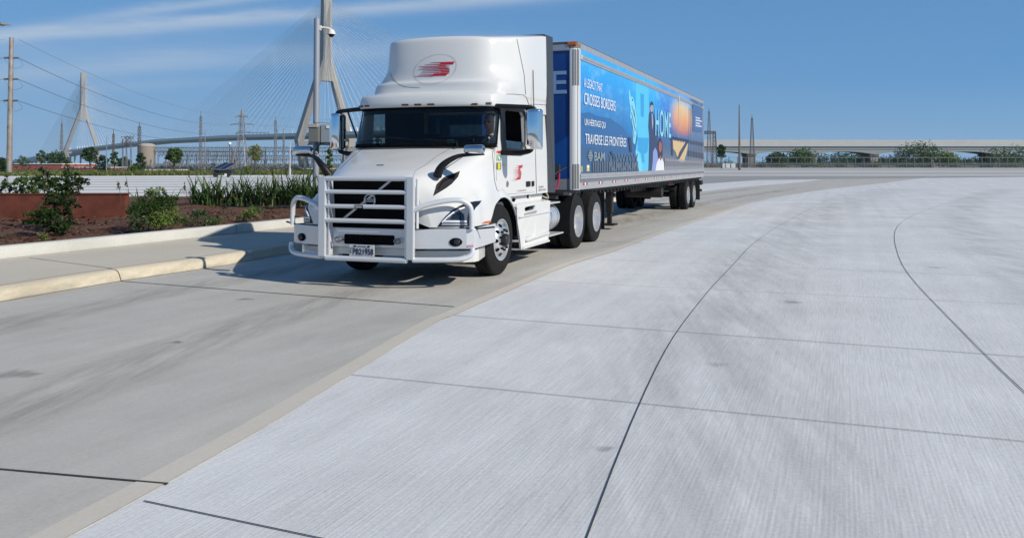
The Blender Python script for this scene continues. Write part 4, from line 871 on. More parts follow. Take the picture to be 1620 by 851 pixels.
# ---- cab sides, doors
def sidex(z): return 1.155 if z < 1.9 else 1.155-(z-1.9)*.045
win = [(.30, 1.87), (.27, 2.0), (.27, 2.40), (.33, 2.46), (1.08, 2.46), (1.14, 2.40), (1.15, 1.92), (1.10, 1.86)]
cab = MB()
so_poly = [(-.06, 1.90), (-.12, 1.80), (-.12, 1.30), (.1, 1.22), (.3, 1.15), (.5, 1.13), (2.30, 1.13), (2.19, 2.50), (.08, 2.50), (.0, 2.2)]
for sg in (1, -1): plate(cab, so_poly, [win], lambda a, b: (sg*sidex(b), a, b), (-sg*.05, 0, 0), .25)
cab.bb((-1.1, 1.50, 1.0), (-.80, 1.55, 2.6)); cab.bb((.80, 1.50, 1.0), (1.1, 1.55, 2.6)); cab.bb((-.8, 1.50, 1.0), (.8, 1.55, 2.10)); cab.bb((-.8, 1.50, 2.47), (.8, 1.55, 2.6)); cab.bb((.42, 1.50, 2.10), (.8, 1.55, 2.47))
cab.bb((-1.1, -.1, 1.0), (1.1, 1.5, 1.06))
body = cab.build('cab_shell', P_white, T, smooth=30)
# ---- roof cap with fairing
RZ = [(2.475, -.20, [(.6, -.17), (1.0, -.08), (1.125, .08), (1.135, .9), (1.15, 2.25)]),
      (2.485, -.275, [(.6, -.245), (1.01, -.145), (1.145, .05), (1.14, .9), (1.155, 2.24)]),
      (2.56, -.285, [(.6, -.255), (1.015, -.15), (1.15, .05), (1.142, .9), (1.156, 2.23)]),
      (2.655, -.255, [(.6, -.225), (1.0, -.12), (1.135, .08), (1.145, .9), (1.16, 2.22)]),
      (2.68, -.20, [(.6, -.17), (.98, -.07), (1.115, .12), (1.148, .9), (1.165, 2.21)]),
      (2.70, .0, [(.6, .03), (.95, .10), (1.09, .26), (1.15, .9), (1.17, 2.2)]),
      (2.72, .10, [(.6, .12), (.95, .19), (1.10, .34), (1.155, .92), (1.18, 2.19)]),
      (2.80, .13, [(.6, .15), (.97, .23), (1.125, .40), (1.16, .95), (1.19, 2.18)]),
      (2.88, .13, [(.6, .16), (.95, .25), (1.11, .44), (1.165, .98), (1.193, 2.175)]),
      (2.92, .165, [(.56, .20), (.89, .30), (1.09, .49), (1.167, 1.0), (1.197, 2.165)]),
      (3.0, .18, [(.55, .22), (.875, .325), (1.06, .54), (1.168, 1.02), (1.2, 2.16)]),
      (3.12, .19, [(.55, .23), (.855, .35), (1.03, .60), (1.17, 1.0), (1.203, 2.145)]),
      (3.3, .205, [(.55, .245), (.85, .365), (1.02, .62), (1.165, .98), (1.21, 2.12)]),
      (3.50, .235, [(.55, .275), (.845, .39), (1.015, .64), (1.16, .98), (1.21, 2.10)]),
      (3.56, .26, [(.55, .30), (.835, .41), (1.0, .66), (1.15, .99), (1.208, 2.097)])]
base_ = RZ[-1]
for k, dz__ in ((.02, .018), (.06, .030), (.16, .038), (.45, .045), (.97, .05)):
    RZ.append((base_[0]+dz__, base_[1]+(1.3-base_[1])*k, [(x*(1-k), y+(1.3-y)*k) for x, y in base_[2][:-1]]+[(base_[2][-1][0]*(1-k*.6), base_[2][-1][1])]))
RZ = [(z, y0, q[:-1]+[(q[-1][0], q[-1][1]-(.075 if z > 2.7 else .03))]) for z, y0, q in RZ]
rows = []
for z, y0, q in RZ:
    zz = lambda x, y: z+smooth(3.3, 3.56, z)*(.025*(1-min(1, abs(x)/1.0)**2)+max(0, y-.45)*.155)
    half = [(0, y0, zz(0, y0))]+[(x, y, zz(x, y)) for x, y in q]; rows.append([(-p[0], p[1], p[2]) for p in half[::-1]]+half[1:])
A = CR(rows, 4); A = np.array([CR(r_, 6) for r_ in A])
# keep the crown of the side falling away in height towards the front
m = MB(); m.grid(A); top = A[-1]; m.add([tuple(p) for p in top], [tuple(range(len(top)))])
roof = m.build('roof_fairing', P_white, T, smooth=42)
m = MB(); m.bb((-1.1, -.15, 2.50), (1.1, 1.5, 2.53)); m.build('headliner', mat('grey lining', (.10, .10, .10), .9), T)
SURF = [hood, body, roof]
# doors (proud panels whose edges make the shut lines)
drp = [(-.075, 1.36), (.02, 1.27), (.16, 1.205), (.33, 1.175), (1.60, 1.165), (1.61, 2.49), (.095, 2.49), (.03, 2.2), (-.03, 1.95)]
for sg in (1, -1):
    m = MB(); plate(m, drp, [win], lambda a, b: (sg*(sidex(b)+.013), a, b), (-sg*.012, 0, 0), .3); door = m.build('door', P_white, T, smooth=30)
    m = MB(); fr_o = [(.12, 1.80), (.075, 2.0), (.105, 2.44), (.26, 2.545), (1.25, 2.545), (1.30, 2.49), (1.30, 1.95), (1.22, 1.80), (.9, 1.76), (.3, 1.765)]
    plate(m, fr_o, [win], lambda a, b: (sg*(sidex(b)+.026), a, b), (-sg*.03, 0, 0), .3); m.build('window_frame', P_black, door)
    m = MB(); plate(m, [(a, b) for a, b in win] if sg < 0 else [(.30, 1.87), (.275, 1.99), (1.145, 1.975), (1.15, 1.92), (1.10, 1.86)], (), lambda a, b: (sg*(sidex(b)-.012), a, b), (-sg*.005, 0, 0)); m.build('window', G_side, door)
    m = MB(); m.box((sg*1.175, 1.24, 1.305), (.03, .17, .085)); m.build('door_handle', P_black, door, bevel=.01)
    m = MB(); m.box((sg*1.182, 1.46, 1.305), (.012, .10, .085)); m.build('handle_recess', P_black, T, bevel=.006)
    m = MB(); m.lathe([(0, .0), (0, .05), (.008, .045)], (sg*1.168, .34, 1.325), 'x', 20, sg); m.build('badge', mat('round grey badge', (.25, .25, .30), .4), door)
    for zz_ in (1.62, ):
        m = MB(); m.box((sg*1.172, .16, zz_), (.015, .09, .025)); m.build('lock', P_chrome, door)
# seams on shell and roof
m = MB()
for L in ([(817.5, 62), (822, 84), (829, 118), (831.5, 150)], [(801, 149.6), (810, 149.3), (828, 150.6), (833, 155), (837, 168)], [(838, 165.5), (852, 165.6), (865, 166.9)], [(846.2, 176), (847, 240), (848.6, 306)]): decal(m, SURF, lineband(L, .7), TF, .003, 2.5)
m.build('panel_seam', P_seam, T, recalc=False)
m = MB(); decal(m, SURF, lineband([(778.5, 238), (780.5, 262), (782, 285), (786, 300), (795, 308)], .6), TF, .003, 2.5); decal(m, SURF, lineband([(653, 281), (657, 270), (672, 262), (690, 248), (720, 231)], .35), TF, .002, 2.5, mirror=False); decal(m, SURF, lineband([(537, 268), (556, 250), (576, 232.5)], .5), TF, .002, 2.5); decal(m, SURF, lineband([(617.5, 116), (620, 122), (624, 128), (630, 133), (640, 137.5), (652, 139), (664, 139.5)], .45), TF, .003, 2.5, mirror=False)
m.build('panel_seam', P_seam, T, recalc=False)
# side extenders
for sg in (1, -1):
    m = MB(); m.prism([(sg*1.20, 1.985, 3.85), (sg*1.215, 2.37, 3.86), (sg*1.215, 2.51, 1.12), (sg*1.165, 2.28, 1.13), (sg*1.165, 2.19, 2.5)], (-sg*.03, 0, 0)); m.build('side_extender', P_dark, T)
m = MB(); m.prism([(-1.19, 1.985, 3.835), (1.19, 1.985, 3.835), (1.18, 2.36, 3.84), (-1.18, 2.36, 3.84)], (0, 0, .02)); m.build('roof_extender', P_dark, T)
# ---- windshield
def wgrid(ns, nt, s0=-1, s1=1, t0=0, t1=1, off=0):
    bot = CR([(-1.165, -.05, 1.91), (-1.12, -.20, 1.897), (-.95, -.34, 1.90), (-.6, -.42, 1.905), (0, -.46, 1.908), (.6, -.42, 1.905), (.95, -.34, 1.90), (1.12, -.20, 1.897), (1.165, -.05, 1.91)], 10)
    tp = CR([(-1.158, .09, 2.485), (-1.09, -.04, 2.49), (-.95, -.13, 2.50), (-.6, -.20, 2.505), (0, -.235, 2.51), (.6, -.20, 2.505), (.95, -.13, 2.50), (1.09, -.04, 2.49), (1.158, .09, 2.485)], 10)
    out = []
    for t in np.linspace(t0, t1, nt):
        row = []
        for s in np.linspace(s0, s1, ns):
            i = (s+1)/2*(len(bot)-1); k = min(int(i), len(bot)-2); f = i-k
            a = bot[k]*(1-f)+bot[k+1]*f; b = tp[k]*(1-f)+tp[k+1]*f; row.append(a*(1-t)+b*t+np.array([0, -off, 0]))
        out.append(row)
    return np.array(out)
m = MB(); m.grid(wgrid(41, 9)); ws = m.build('windshield', G_wind, T, smooth=60)
m = MB(); Wd = lambda s, t, o=.006: tuple(wgrid(2, 2, s, s+1e-6, t, t+1e-6, o)[0][0])
def wband(pts, mb, o=.006, th=.012):
    v, t = cdt(pts, (), .08); n = len(v); A_ = [Vector(Wd(a, b, o)) for a, b in v]
    mb.add(A_+[p+Vector((0, th, 0)) for p in A_], list(t)+[tuple(n+i for i in x[::-1]) for x in t])
wband([(-1, 0), (1, 0), (1, .05), (.86, .05), (-.86, .05), (-1, .05)], m); wband([(-1, .90), (1, .90), (1, 1), (-1, 1)], m)
for sg in (1, -1):
    wband([(sg*1, .0), (sg*1, 1), (sg*.945, 1), (sg*.945, 0)], m); wband([(sg*.945, .05), (sg*.945, .2), (sg*.93, .1), (sg*.89, .05)], m); wband([(sg*.945, .9), (sg*.945, .8), (sg*.92, .9)], m)
m.build('frit', P_gap, ws, recalc=False)
m = MB(); m.grid(wgrid(30, 3, -.92, .92, .80, .93, -.05)); m.build('sun_visor', mat('visor dark', (.012, .012, .012), .9), T)
for a, b in (((-.86, .09), (-.22, .30-.16)), ((-.28, .22), (.30, .08))):
    m = MB(); p, q = Vector(Wd(*a, .03)), Vector(Wd(*b, .03)); m.tube([p, (p+q)/2+Vector((0, -.01, 0)), q], .009, 6); m.tube([q, q+Vector((.02, -.02, -.08))], .012, 6); 
    m.build('wiper', P_black, T)
m = MB(); m.grid([[(x, y-.02, z) for x, y, z in wgrid(41, 2, t0=0, t1=.01)[0]], [(x, y+.02, z-.03) for x, y, z in wgrid(41, 2)[0]]]); m.build('cowl_seal', P_gap, T)
# marker lamps on the header
for u, v in ((581.9, 168), (641, 166.3), (661, 166), (681.5, 165.6), (749.7, 165.2)):
    q, nn = px_on([roof], u, v, TF); m = MB(); m.box(q, (.115, .02, .028)); m.build('marker_lamp', P_lamp, T, bevel=.006)
# ---- grille
gz = [(-.60, 1.425), (.60, 1.425), (.575, 1.2), (.55, .885), (-.55, .885), (-.575, 1.2)]
m = MB(); m.prism([(x, -1.572, z) for x, z in gz], (0, .02, 0)); 
z = .90
while z < 1.42: m.bb((-.555, -1.582, z), (.555, -1.570, z+.012)); z += .03
gr = m.build('grille', mat('grille black', (.003, .003, .0035), .7, spec=.1), T)
m = MB(); m.prism([(-.435, -1.60, .90), (-.385, -1.60, .90), (.325, -1.60, 1.415), (.275, -1.60, 1.415)], (0, .012, 0)); m.build('slash_bar', mat('satin silver', (.45, .46, .47), .3, .9), gr)
em = MB(); cx_, cz_ = -.0, 1.15
th = np.linspace(0, 2*math.pi, 49)
em.grid([[(cx_+math.cos(t)*r_, y_, cz_+math.sin(t)*r_) for t in th] for r_, y_ in ((.088, -1.60), (.088, -1.622), (.072, -1.622), (.072, -1.60))])
em.bb((cx_-.075, -1.618, cz_-.020), (cx_+.075, -1.602, cz_+.020)); em.tube([(.055, -1.612, 1.21), (.09, -1.612, 1.245)], .008, 6)
emb = em.build('emblem', mat('satin silver', (.5, .5, .5), .3, .9), gr, smooth=40)
text('lettering', 'VOLVO', mat('emblem blue', (.02, .03, .06), .4), emb, (cx_-.06, -1.619, cz_-.013), (1, 0, 0), (0, 0, 1), .12, .026)
# ---- headlights, vents, decals laid on the body
m = MB(); HP = [(692, 358.8), (699, 349), (706, 341), (715, 333), (725, 327), (737, 321.5), (750, 319), (761.5, 317.8), (758, 323), (752, 329), (747, 338), (744, 347), (741.5, 358.8)]
H2 = [(697, 356.6), (703, 349.5), (710, 342.5), (719, 335.5), (728, 330.5), (737, 326.8), (744, 325), (741, 333), (738.5, 344), (737.5, 356.6)]
for sg, mir in ((1, False), (-1, True)):
    def dd(name, poly, mt, par, off, step=3):
        mb = MB(); decal(mb, [hood], poly, TF, off, step, mirror=False)
        if mir: mb.v = [(-x, y, z) for x, y, z in mb.v]; mb.f = [f[::-1] for f in mb.f]
        return mb.build(name, mt, par, recalc=False)
    hl = dd('headlight', HP, mat('headlight housing', (.010, .012, .016), .35, spec=.3), T, .006)
    dd('lens', H2, mat('headlight glass', (.085, .10, .13), .15, .0, spec=.5), hl, .012)
    dd('light_strip', lineband([(699.5, 352), (708, 343.5), (717, 336.5), (727, 331.5), (734, 329)], 2.2), mat('clear light guide', (.75, .77, .80), .2), hl, .018)
    dd('light_strip', lineband([(701, 350), (737, 350.5)], 2.4), mat('clear light guide', (.75, .77, .80), .2), hl, .018)
    dd('reflector', [(698, 356.6), (701, 353), (738, 353.5), (738, 356.8)], mat('reflector bowl', (.42, .44, .47), .3, .6), hl, .016)
    dd('reflector', [(712, 347), (716, 339), (726, 336), (733, 339), (734, 348)], mat('projector', (.05, .06, .08), .05, .8), hl, .016)
    dd('side_vent', [(685.3, 310.5), (690.5, 292), (701.3, 281.3), (714, 276), (727.7, 270.8), (724.6, 280), (715, 291), (705.5, 298)], P_black, T, .004)
    dd('vent_slat', lineband([(693, 300), (700, 288), (722, 276)], 1.6), P_gap, T, .010)
    dd('side_marker', [(762, 353.6), (767, 350.4), (776, 349), (776, 352), (771, 353)], P_amber, T, .010)
    dd('bumper_gap', [(655, 361.5), (655, 359.6), (752, 361), (782, 358), (783, 360.5), (752, 363.5)], P_gap, T, .004)
def Slogo(f, name, par, surf, mir, z=.006):
    """striped letter S with speed lines; f maps emblem pixels to photo pixels"""
    Sx = [(655, 385), (780, 380), (765, 408), (690, 412), (688, 430), (730, 460), (725, 490), (690, 525), (555, 528), (565, 505), (650, 500), (640, 480), (622, 455), (618, 425), (632, 400)]
    mb = MB(); decal(mb, surf, [f(*p) for p in Sx], TF, z, 1.5, mirror=mir)
    rowsS = [(388, 650, 535), (408, 636, 478), (428, 622, 412), (442, 620, 440), (458, 626, 405), (474, 640, 448), (492, 645, 436), (514, 560, 415), (530, 556, 365)]
    for y0, xr, xl in rowsS: decal(mb, surf, [f(xr+4, y0-3.6), f(xr+4, y0+3.6), f(xl, y0+1)], TF, z, 3, mirror=mir)
    o = mb.build(name, P_red, par, recalc=False)
    mb = MB()
    for y0 in (417, 432, 447, 463, 479, 496): decal(mb, surf, [f(618, y0), f(735, y0-2.5), f(735, y0-.9), f(618, y0+1.6)], TF, z+.004, 6, mirror=mir)
    mb.build('stripe', P_white, o, recalc=False)
lgo = Slogo(lambda a, b: (600+a/6.545, 40+b/6.545), 'fairing_logo', T, [roof], False)
m = MB(); ring = lambda k: [(600+(578+214*k*math.cos(t)+60*k*math.sin(t))/6.545, 40+(459-156*k*math.sin(t))/6.545) for t in np.linspace(0, 2*math.pi, 73)[:-1]]
a_, b2 = ring(1.0), ring(.985); v = []; 
for p in a_+b2: q, nn = px_on([roof], p[0], p[1], TF); v.append(q+nn*.004)
m.add(v, [(i, (i+1) % 72, 72+(i+1) % 72, 72+i) for i in range(72)]); m.build('logo_ring', mat('grey ring line', (.28, .28, .30), .5), T, recalc=False)
dsurf = [o for o in T.children if o.name.startswith('door') and not o.name.startswith('door_')]
lm_ = lambda a, b: (809.6+(a-365)/(780-365)*17, 262+(b-380)/(530-380)*23.5-(a-365)/415*1.0)
Slogo(lm_, 'door_logo', T, dsurf, True, .004)
for poly, c, c2 in (([(785.6, 239), (791.3, 239), (791.4, 243), (785.7, 243)], (.55, .02, .03), None), ([(786, 245), (792, 245), (792, 254.5), (786, 254.5)], (.05, .30, .10), (.7, .72, .68)), ([(786, 257.5), (792, 257.5), (792, 268.5), (786, 268.5)], (.62, .55, .03), (.04, .04, .04))):
    m = MB(); decal(m, SURF+dsurf, poly, TF, .004, 3, mirror=False); st_ = m.build('sticker', mat('sticker %.2f' % c[0], c, .4), T, recalc=False)
    if c2:
        cxp = sum(p[0] for p in poly)/4; cyp = sum(p[1] for p in poly)/4; m = MB(); decal(m, SURF+dsurf, [(cxp-1.8, cyp-3), (cxp+.4, cyp-3), (cxp+1.8, cyp+3), (cxp-.4, cyp+3)] if c[1] < .4 else lineband([(cxp-2.6, cyp-5), (cxp+2.6, cyp-5), (cxp+2.6, cyp+5), (cxp-2.6, cyp+5), (cxp-2.6, cyp-4.6)], .7), TF, .008, 3, mirror=False); m.build('sticker_print', mat('print %.2f' % c2[0], c2, .4), st_, recalc=False)
for (v_, txt, w_) in ((296, '35,000', .24), (300.6, '15875 KG', .36)):
    p = bp(853, v_, 'x', 1.16, TF); text('lettering', txt, mat('pale grey lettering', (.35, .36, .37), .5), T, (1.158, 1.80, p.z-.02), (0, 1, 0), (0, 0, 1), w_, .035)
text('lettering', 'CANADA', mat('pale grey lettering', (.35, .36, .37), .5), T, (1.169, .75, 1.195), (0, 1, 0), (0, 0, 1), .42, .026)
# hood front badge plate
q, nn = px_on([hood], 602, 262, TF); m = MB(); m.box(q+nn*.004, (.11, .02, .012), rx=-.35); m.build('hood_badge', P_chrome, T)
# ---- bumper
def wing(mb, z0, z1, th=.05, pts=((.62, -1.62), (.66, -1.62), (1.30, -1.40), (1.385, -1.33), (1.39, -1.25), (1.30, -.42)), both=True, ysh=0):
    for sg in ((1, -1) if both else (1,)):
        P_ = [(sg*x, y+ysh) for x, y in pts]
        inn = [(sg*(x-.04), y+ysh+th) for x, y in pts]
        o = len(P_)
        V = [(x, y, z0) for x, y in P_]+[(x, y, z1) for x, y in P_]+[(x, y, z0) for x, y in inn]+[(x, y, z1) for x, y in inn]
        fs = []
        for i in range(o-1): fs += [(i, i+1, o+i+1, o+i), (2*o+i, 3*o+i, 3*o+i+1, 2*o+i+1), (o+i, o+i+1, 3*o+i+1, 3*o+i), (i, 2*o+i, 2*o+i+1, i+1)]
        fs += [(0, o, 3*o, 2*o), (o-1, 3*o-1, 4*o-1, 2*o-1)]; mb.add(V, fs)
m = MB(); m.bb((-.66, -1.625, .535), (.66, -1.57, .785)); wing(m, .53, .79); bump_ = m.build('bumper', P_alu, T, bevel=.008)
m = MB(); wing(m, .34, .50, pts=((.60, -1.52), (1.22, -1.32), (1.33, -1.22), (1.34, -1.1), (1.22, -.62))); m.bb((-.62, -1.55, .425), (.62, -1.50, .53)); m.build('lower_valance', P_white, T, bevel=.01)
m = MB(); m.bb((-.62, -1.54, .785), (.62, -1.5, .86)); m.build('bumper_gap', P_gap, T)
m = MB(); m.prism([(-.36, -1.632, .70), (-.375, -1.632, .685), (-.375, -1.632, .585), (-.36, -1.632, .57), (.36, -1.632, .57), (.375, -1.632, .585), (.375, -1.632, .685), (.36, -1.632, .70)], (0, .02, 0))
for i in range(16): m.bb((-.35+i*.045, -1.636, .585), (-.345+i*.045, -1.63, .69))
m.build('intake', P_gap, bump_)
for sg in (1, -1):
    m = MB(); c = (sg*.445, -1.66, .63); pts = [(c[0]+math.cos(t)*.042, c[1]-.02+.03*math.cos(t)*sg*0, c[2]+math.sin(t)*.030) for t in np.linspace(0, 6.283, 17)]
    m.tube(pts, .012, 6, cap=False); m.tube([(sg*.39, -1.62, .625), (sg*.41, -1.68, .625)], .012, 6); m.build('tow_hook', mat('tow hook steel', (.25, .25, .26), .4, .8), bump_, smooth=60)
    # fog lamps
    yy_ = -1.62+(1.12-.66)*.22/.64; ang = math.atan2(.22, .64)
    m = MB(); c = Vector((sg*1.17, -1.447, .62)); ex = Vector((math.cos(ang), math.sin(ang)*1, 0)); ex.x *= sg
    v = [c+Vector((0, -.01, 0))]+[c+ex*math.cos(t)*.085+Vector((0, -.008, math.sin(t)*.055)) for t in np.linspace(0, 2*math.pi, 25)[:-1]]
    m.add(v, [(0, i+1, (i+1) % 24+1) for i in range(24)]); fg = m.build('fog_lamp', P_gap, bump_)
    m = MB(); m.ell(c+Vector((sg*.01, -.004, 0)), (.05, .02, .04)); m.build('lens', mat('fog glass', (.03, .03, .035), .08), fg, smooth=60)
m = MB(); p1, p2 = (1.21, -1.433), (1.30, -1.402)
m.prism([(1.315, -1.402, .555), (1.375, -1.352, .555), (1.375, -1.352, .58), (1.315, -1.402, .58)], (0, -.004, 0)); m.build('bumper_sticker', mat('pink print', (.5, .2, .25), .5), bump_)
# licence plate
pl = MB(); pl.bb((-.245, -1.66, .425), (.125, -1.65, .572)); [None for _ in ()]; pl.v = [(x, y-.05, z) for x, y, z in pl.v]; plo = pl.build('licence_plate', mat('plate white', (.62, .63, .62), .4), T, bevel=.003)
M_navy = mat('plate navy', (.02, .025, .06), .5)
text('lettering', 'PB21958', M_navy, plo, (-.190, -1.711, .442), (1, 0, 0), (0, 0, 1), .305, .082, bold=.02)
text('lettering', 'ONTARIO', M_navy, plo, (-.125, -1.711, .545), (1, 0, 0), (0, 0, 1), .13, .014)
for i, chh in enumerate('PRP'): text('lettering', chh, M_navy, plo, (-.232, -1.711, .510-i*.028), (1, 0, 0), (0, 0, 1), .018, .02)
m = MB(); m.bb((-.175, -1.722, .543), (-.145, -1.71, .563)); m.bb((.03, -1.722, .543), (.06, -1.71, .563)); m.build('plate_bolt', P_gap, plo)
# ---- grille guard
gg = MB()
for sg in (1, -1): gg.prism([(sg*.600, -1.69, .40), (sg*.712, -1.69, .40), (sg*.712, -1.69, 1.465), (sg*.600, -1.69, 1.465)], (0, -.05, 0))
guard = gg.build('grille_guard', P_alu, T, bevel=.012)
for zc, r_ in ((1.44, .032), (1.264, .028), (1.073, .028), (.885, .030), (.388, .034)):
    m = MB(); m.tube([(-.60, -1.71, zc), (.60, -1.71, zc)], r_, 14); m.build('bar', P_tube, guard, smooth=50)
for sg in (1, -1):
    m = MB(); m.bb((sg*.56, -1.62, .42), (sg*.585, -1.70, 1.44)); m.tube([(sg*.585, -1.665, .80), (sg*.585, -1.665, 1.44)], .022, 10); m.tube([(sg*.725, -1.665, .80), (sg*.725, -1.665, 1.44)], .020, 10); m.build('upright', P_tube, guard, smooth=50)
    # headlight hoop
    m = MB(); m.tube([(sg*.70, -1.70, 1.04), (sg*.80, -1.665, 1.09), (sg*1.0, -1.58, 1.145), (sg*1.17, -1.50, 1.165), (sg*1.27, -1.445, 1.15), (sg*1.345, -1.40, 1.08), (sg*1.365, -1.385, .95), (sg*1.365, -1.385, .785)], .034, 14, smooth=6); m.build('hoop', P_tube, guard, smooth=60)
    m = MB(); m.tube([(sg*.68, -1.70, .40), (sg*1.0, -1.60, .40), (sg*1.22, -1.51, .405), (sg*1.33, -1.44, .43), (sg*1.375, -1.40, .48), (sg*1.375, -1.385, .54)], .034, 14, smooth=6); m.build('lower_tube', P_tube, guard, smooth=60)
m = MB(); m.bb((-.15, -1.745, 1.045), (-.03, -1.735, 1.095)); nb = m.build('name_plate', P_gap, guard); text('lettering', 'HERD', mat('plate silver', (.6, .6, .6), .4), nb, (-.14, -1.746, 1.058), (1, 0, 0), (0, 0, 1), .10, .025)
# ---- mirrors
for sg in (1, -1):
    mr = MB(); X, Y0 = sg*1.665, .13; mw_ = 1. if sg > 0 else .8
    mr.prism([(X-.135*mw_, Y0+.06, 1.86), (X-.12*mw_, Y0-.02, 1.86), (X+.12*mw_, Y0-.02, 1.86), (X+.135*mw_, Y0+.06, 1.86)], (0, 0, .57)); mo = mr.build('mirror', P_black, T, bevel=.02)
    m = MB(); rws = []
    for zz, k, yo in ((1.845, .86, 0), (1.855, .96, -.03), (1.90, 1.0, -.045), (2.15, 1.0, -.055), (2.38, 1.0, -.045), (2.425, .96, -.03), (2.435, .86, 0)):
        rws.append([(X+.135*mw_*k*a, Y0-.025+b+yo*(1-abs(a)**3), zz) for a, b in ((-1, .05), (-.97, .0), (-.7, -.018), (-.3, -.03), (.2, -.03), (.7, -.02), (.97, .0), (1, .05))])
    A_ = CR(rws, 3); A_ = np.array([CR(r_, 3) for r_ in A_]); m.grid(A_); m.build('mirror_cover', P_chrome, mo, smooth=60)
    m = MB(); m.bb((X-.115, Y0+.062, 2.02), (X+.115, Y0+.066, 2.40)); m.bb((X-.115, Y0+.062, 1.88), (X+.115, Y0+.066, 2.0)); m.build('mirror_glass', P_chrome, mo)
    m = MB(); m.tube([(sg*1.12, -.02, 2.485), (sg*1.4, .06, 2.475), (sg*1.66, .14, 2.455), (sg*1.67, .15, 2.36)], [.035, .030, .03, .03], 10, smooth=4)
    m.tube([(sg*1.44, .07, 2.47), (sg*1.36, .12, 2.2), (sg*1.25, .16, 1.90)], .014, 8) if sg < 0 else None; m.tube([(sg*1.17, .10, 1.80), (sg*1.4, .13, 1.79), (sg*1.60, .15, 1.82), (sg*1.655, .15, 1.90)], [.04, .045, .05, .03], 10, smooth=4)
    m.build('mirror_arm', P_black, T, smooth=50)
    # hood mirror
    m = MB(); m.tube([(sg*.83, -1.31, 1.475), (sg*.88, -1.34, 1.56), (sg*.95, -1.34, 1.635), (sg*1.04, -1.30, 1.70), (sg*1.14, -1.25, 1.742), (sg*1.28, -1.22, 1.752), (sg*1.46, -1.20, 1.757)], [.062, .050, .036, .024, .017, .012, .010], 10, smooth=4)
    ha = m.build('hood_mirror_arm', P_black, T, smooth=50)
    m = MB(); rws = [[(sg*(1.19+.27*t), -1.22+dy*k, 1.825+dz_*k) for dy, dz_ in [(.07*math.cos(a), .062*math.sin(a)) for a in np.linspace(0, 2*math.pi, 13)]] for t, k in ((0, .3), (.02, .85), (.1, 1), (.9, 1), (.98, .85), (1, .3))]
    m.grid(rws); m.build('hood_mirror', mat('satin chrome', (.62, .66, .72), .16, 1.), ha, smooth=50)
m = MB(); m.tube([(1.20, 1.44, 2.50), (1.20, 1.40, 3.17)], [.009, .006], 6); m.tube([(1.15, 1.44, 2.56), (1.20, 1.44, 2.56)], .01, 5); m.build('antenna', mat('antenna brown', (.10, .07, .06), .5), T)
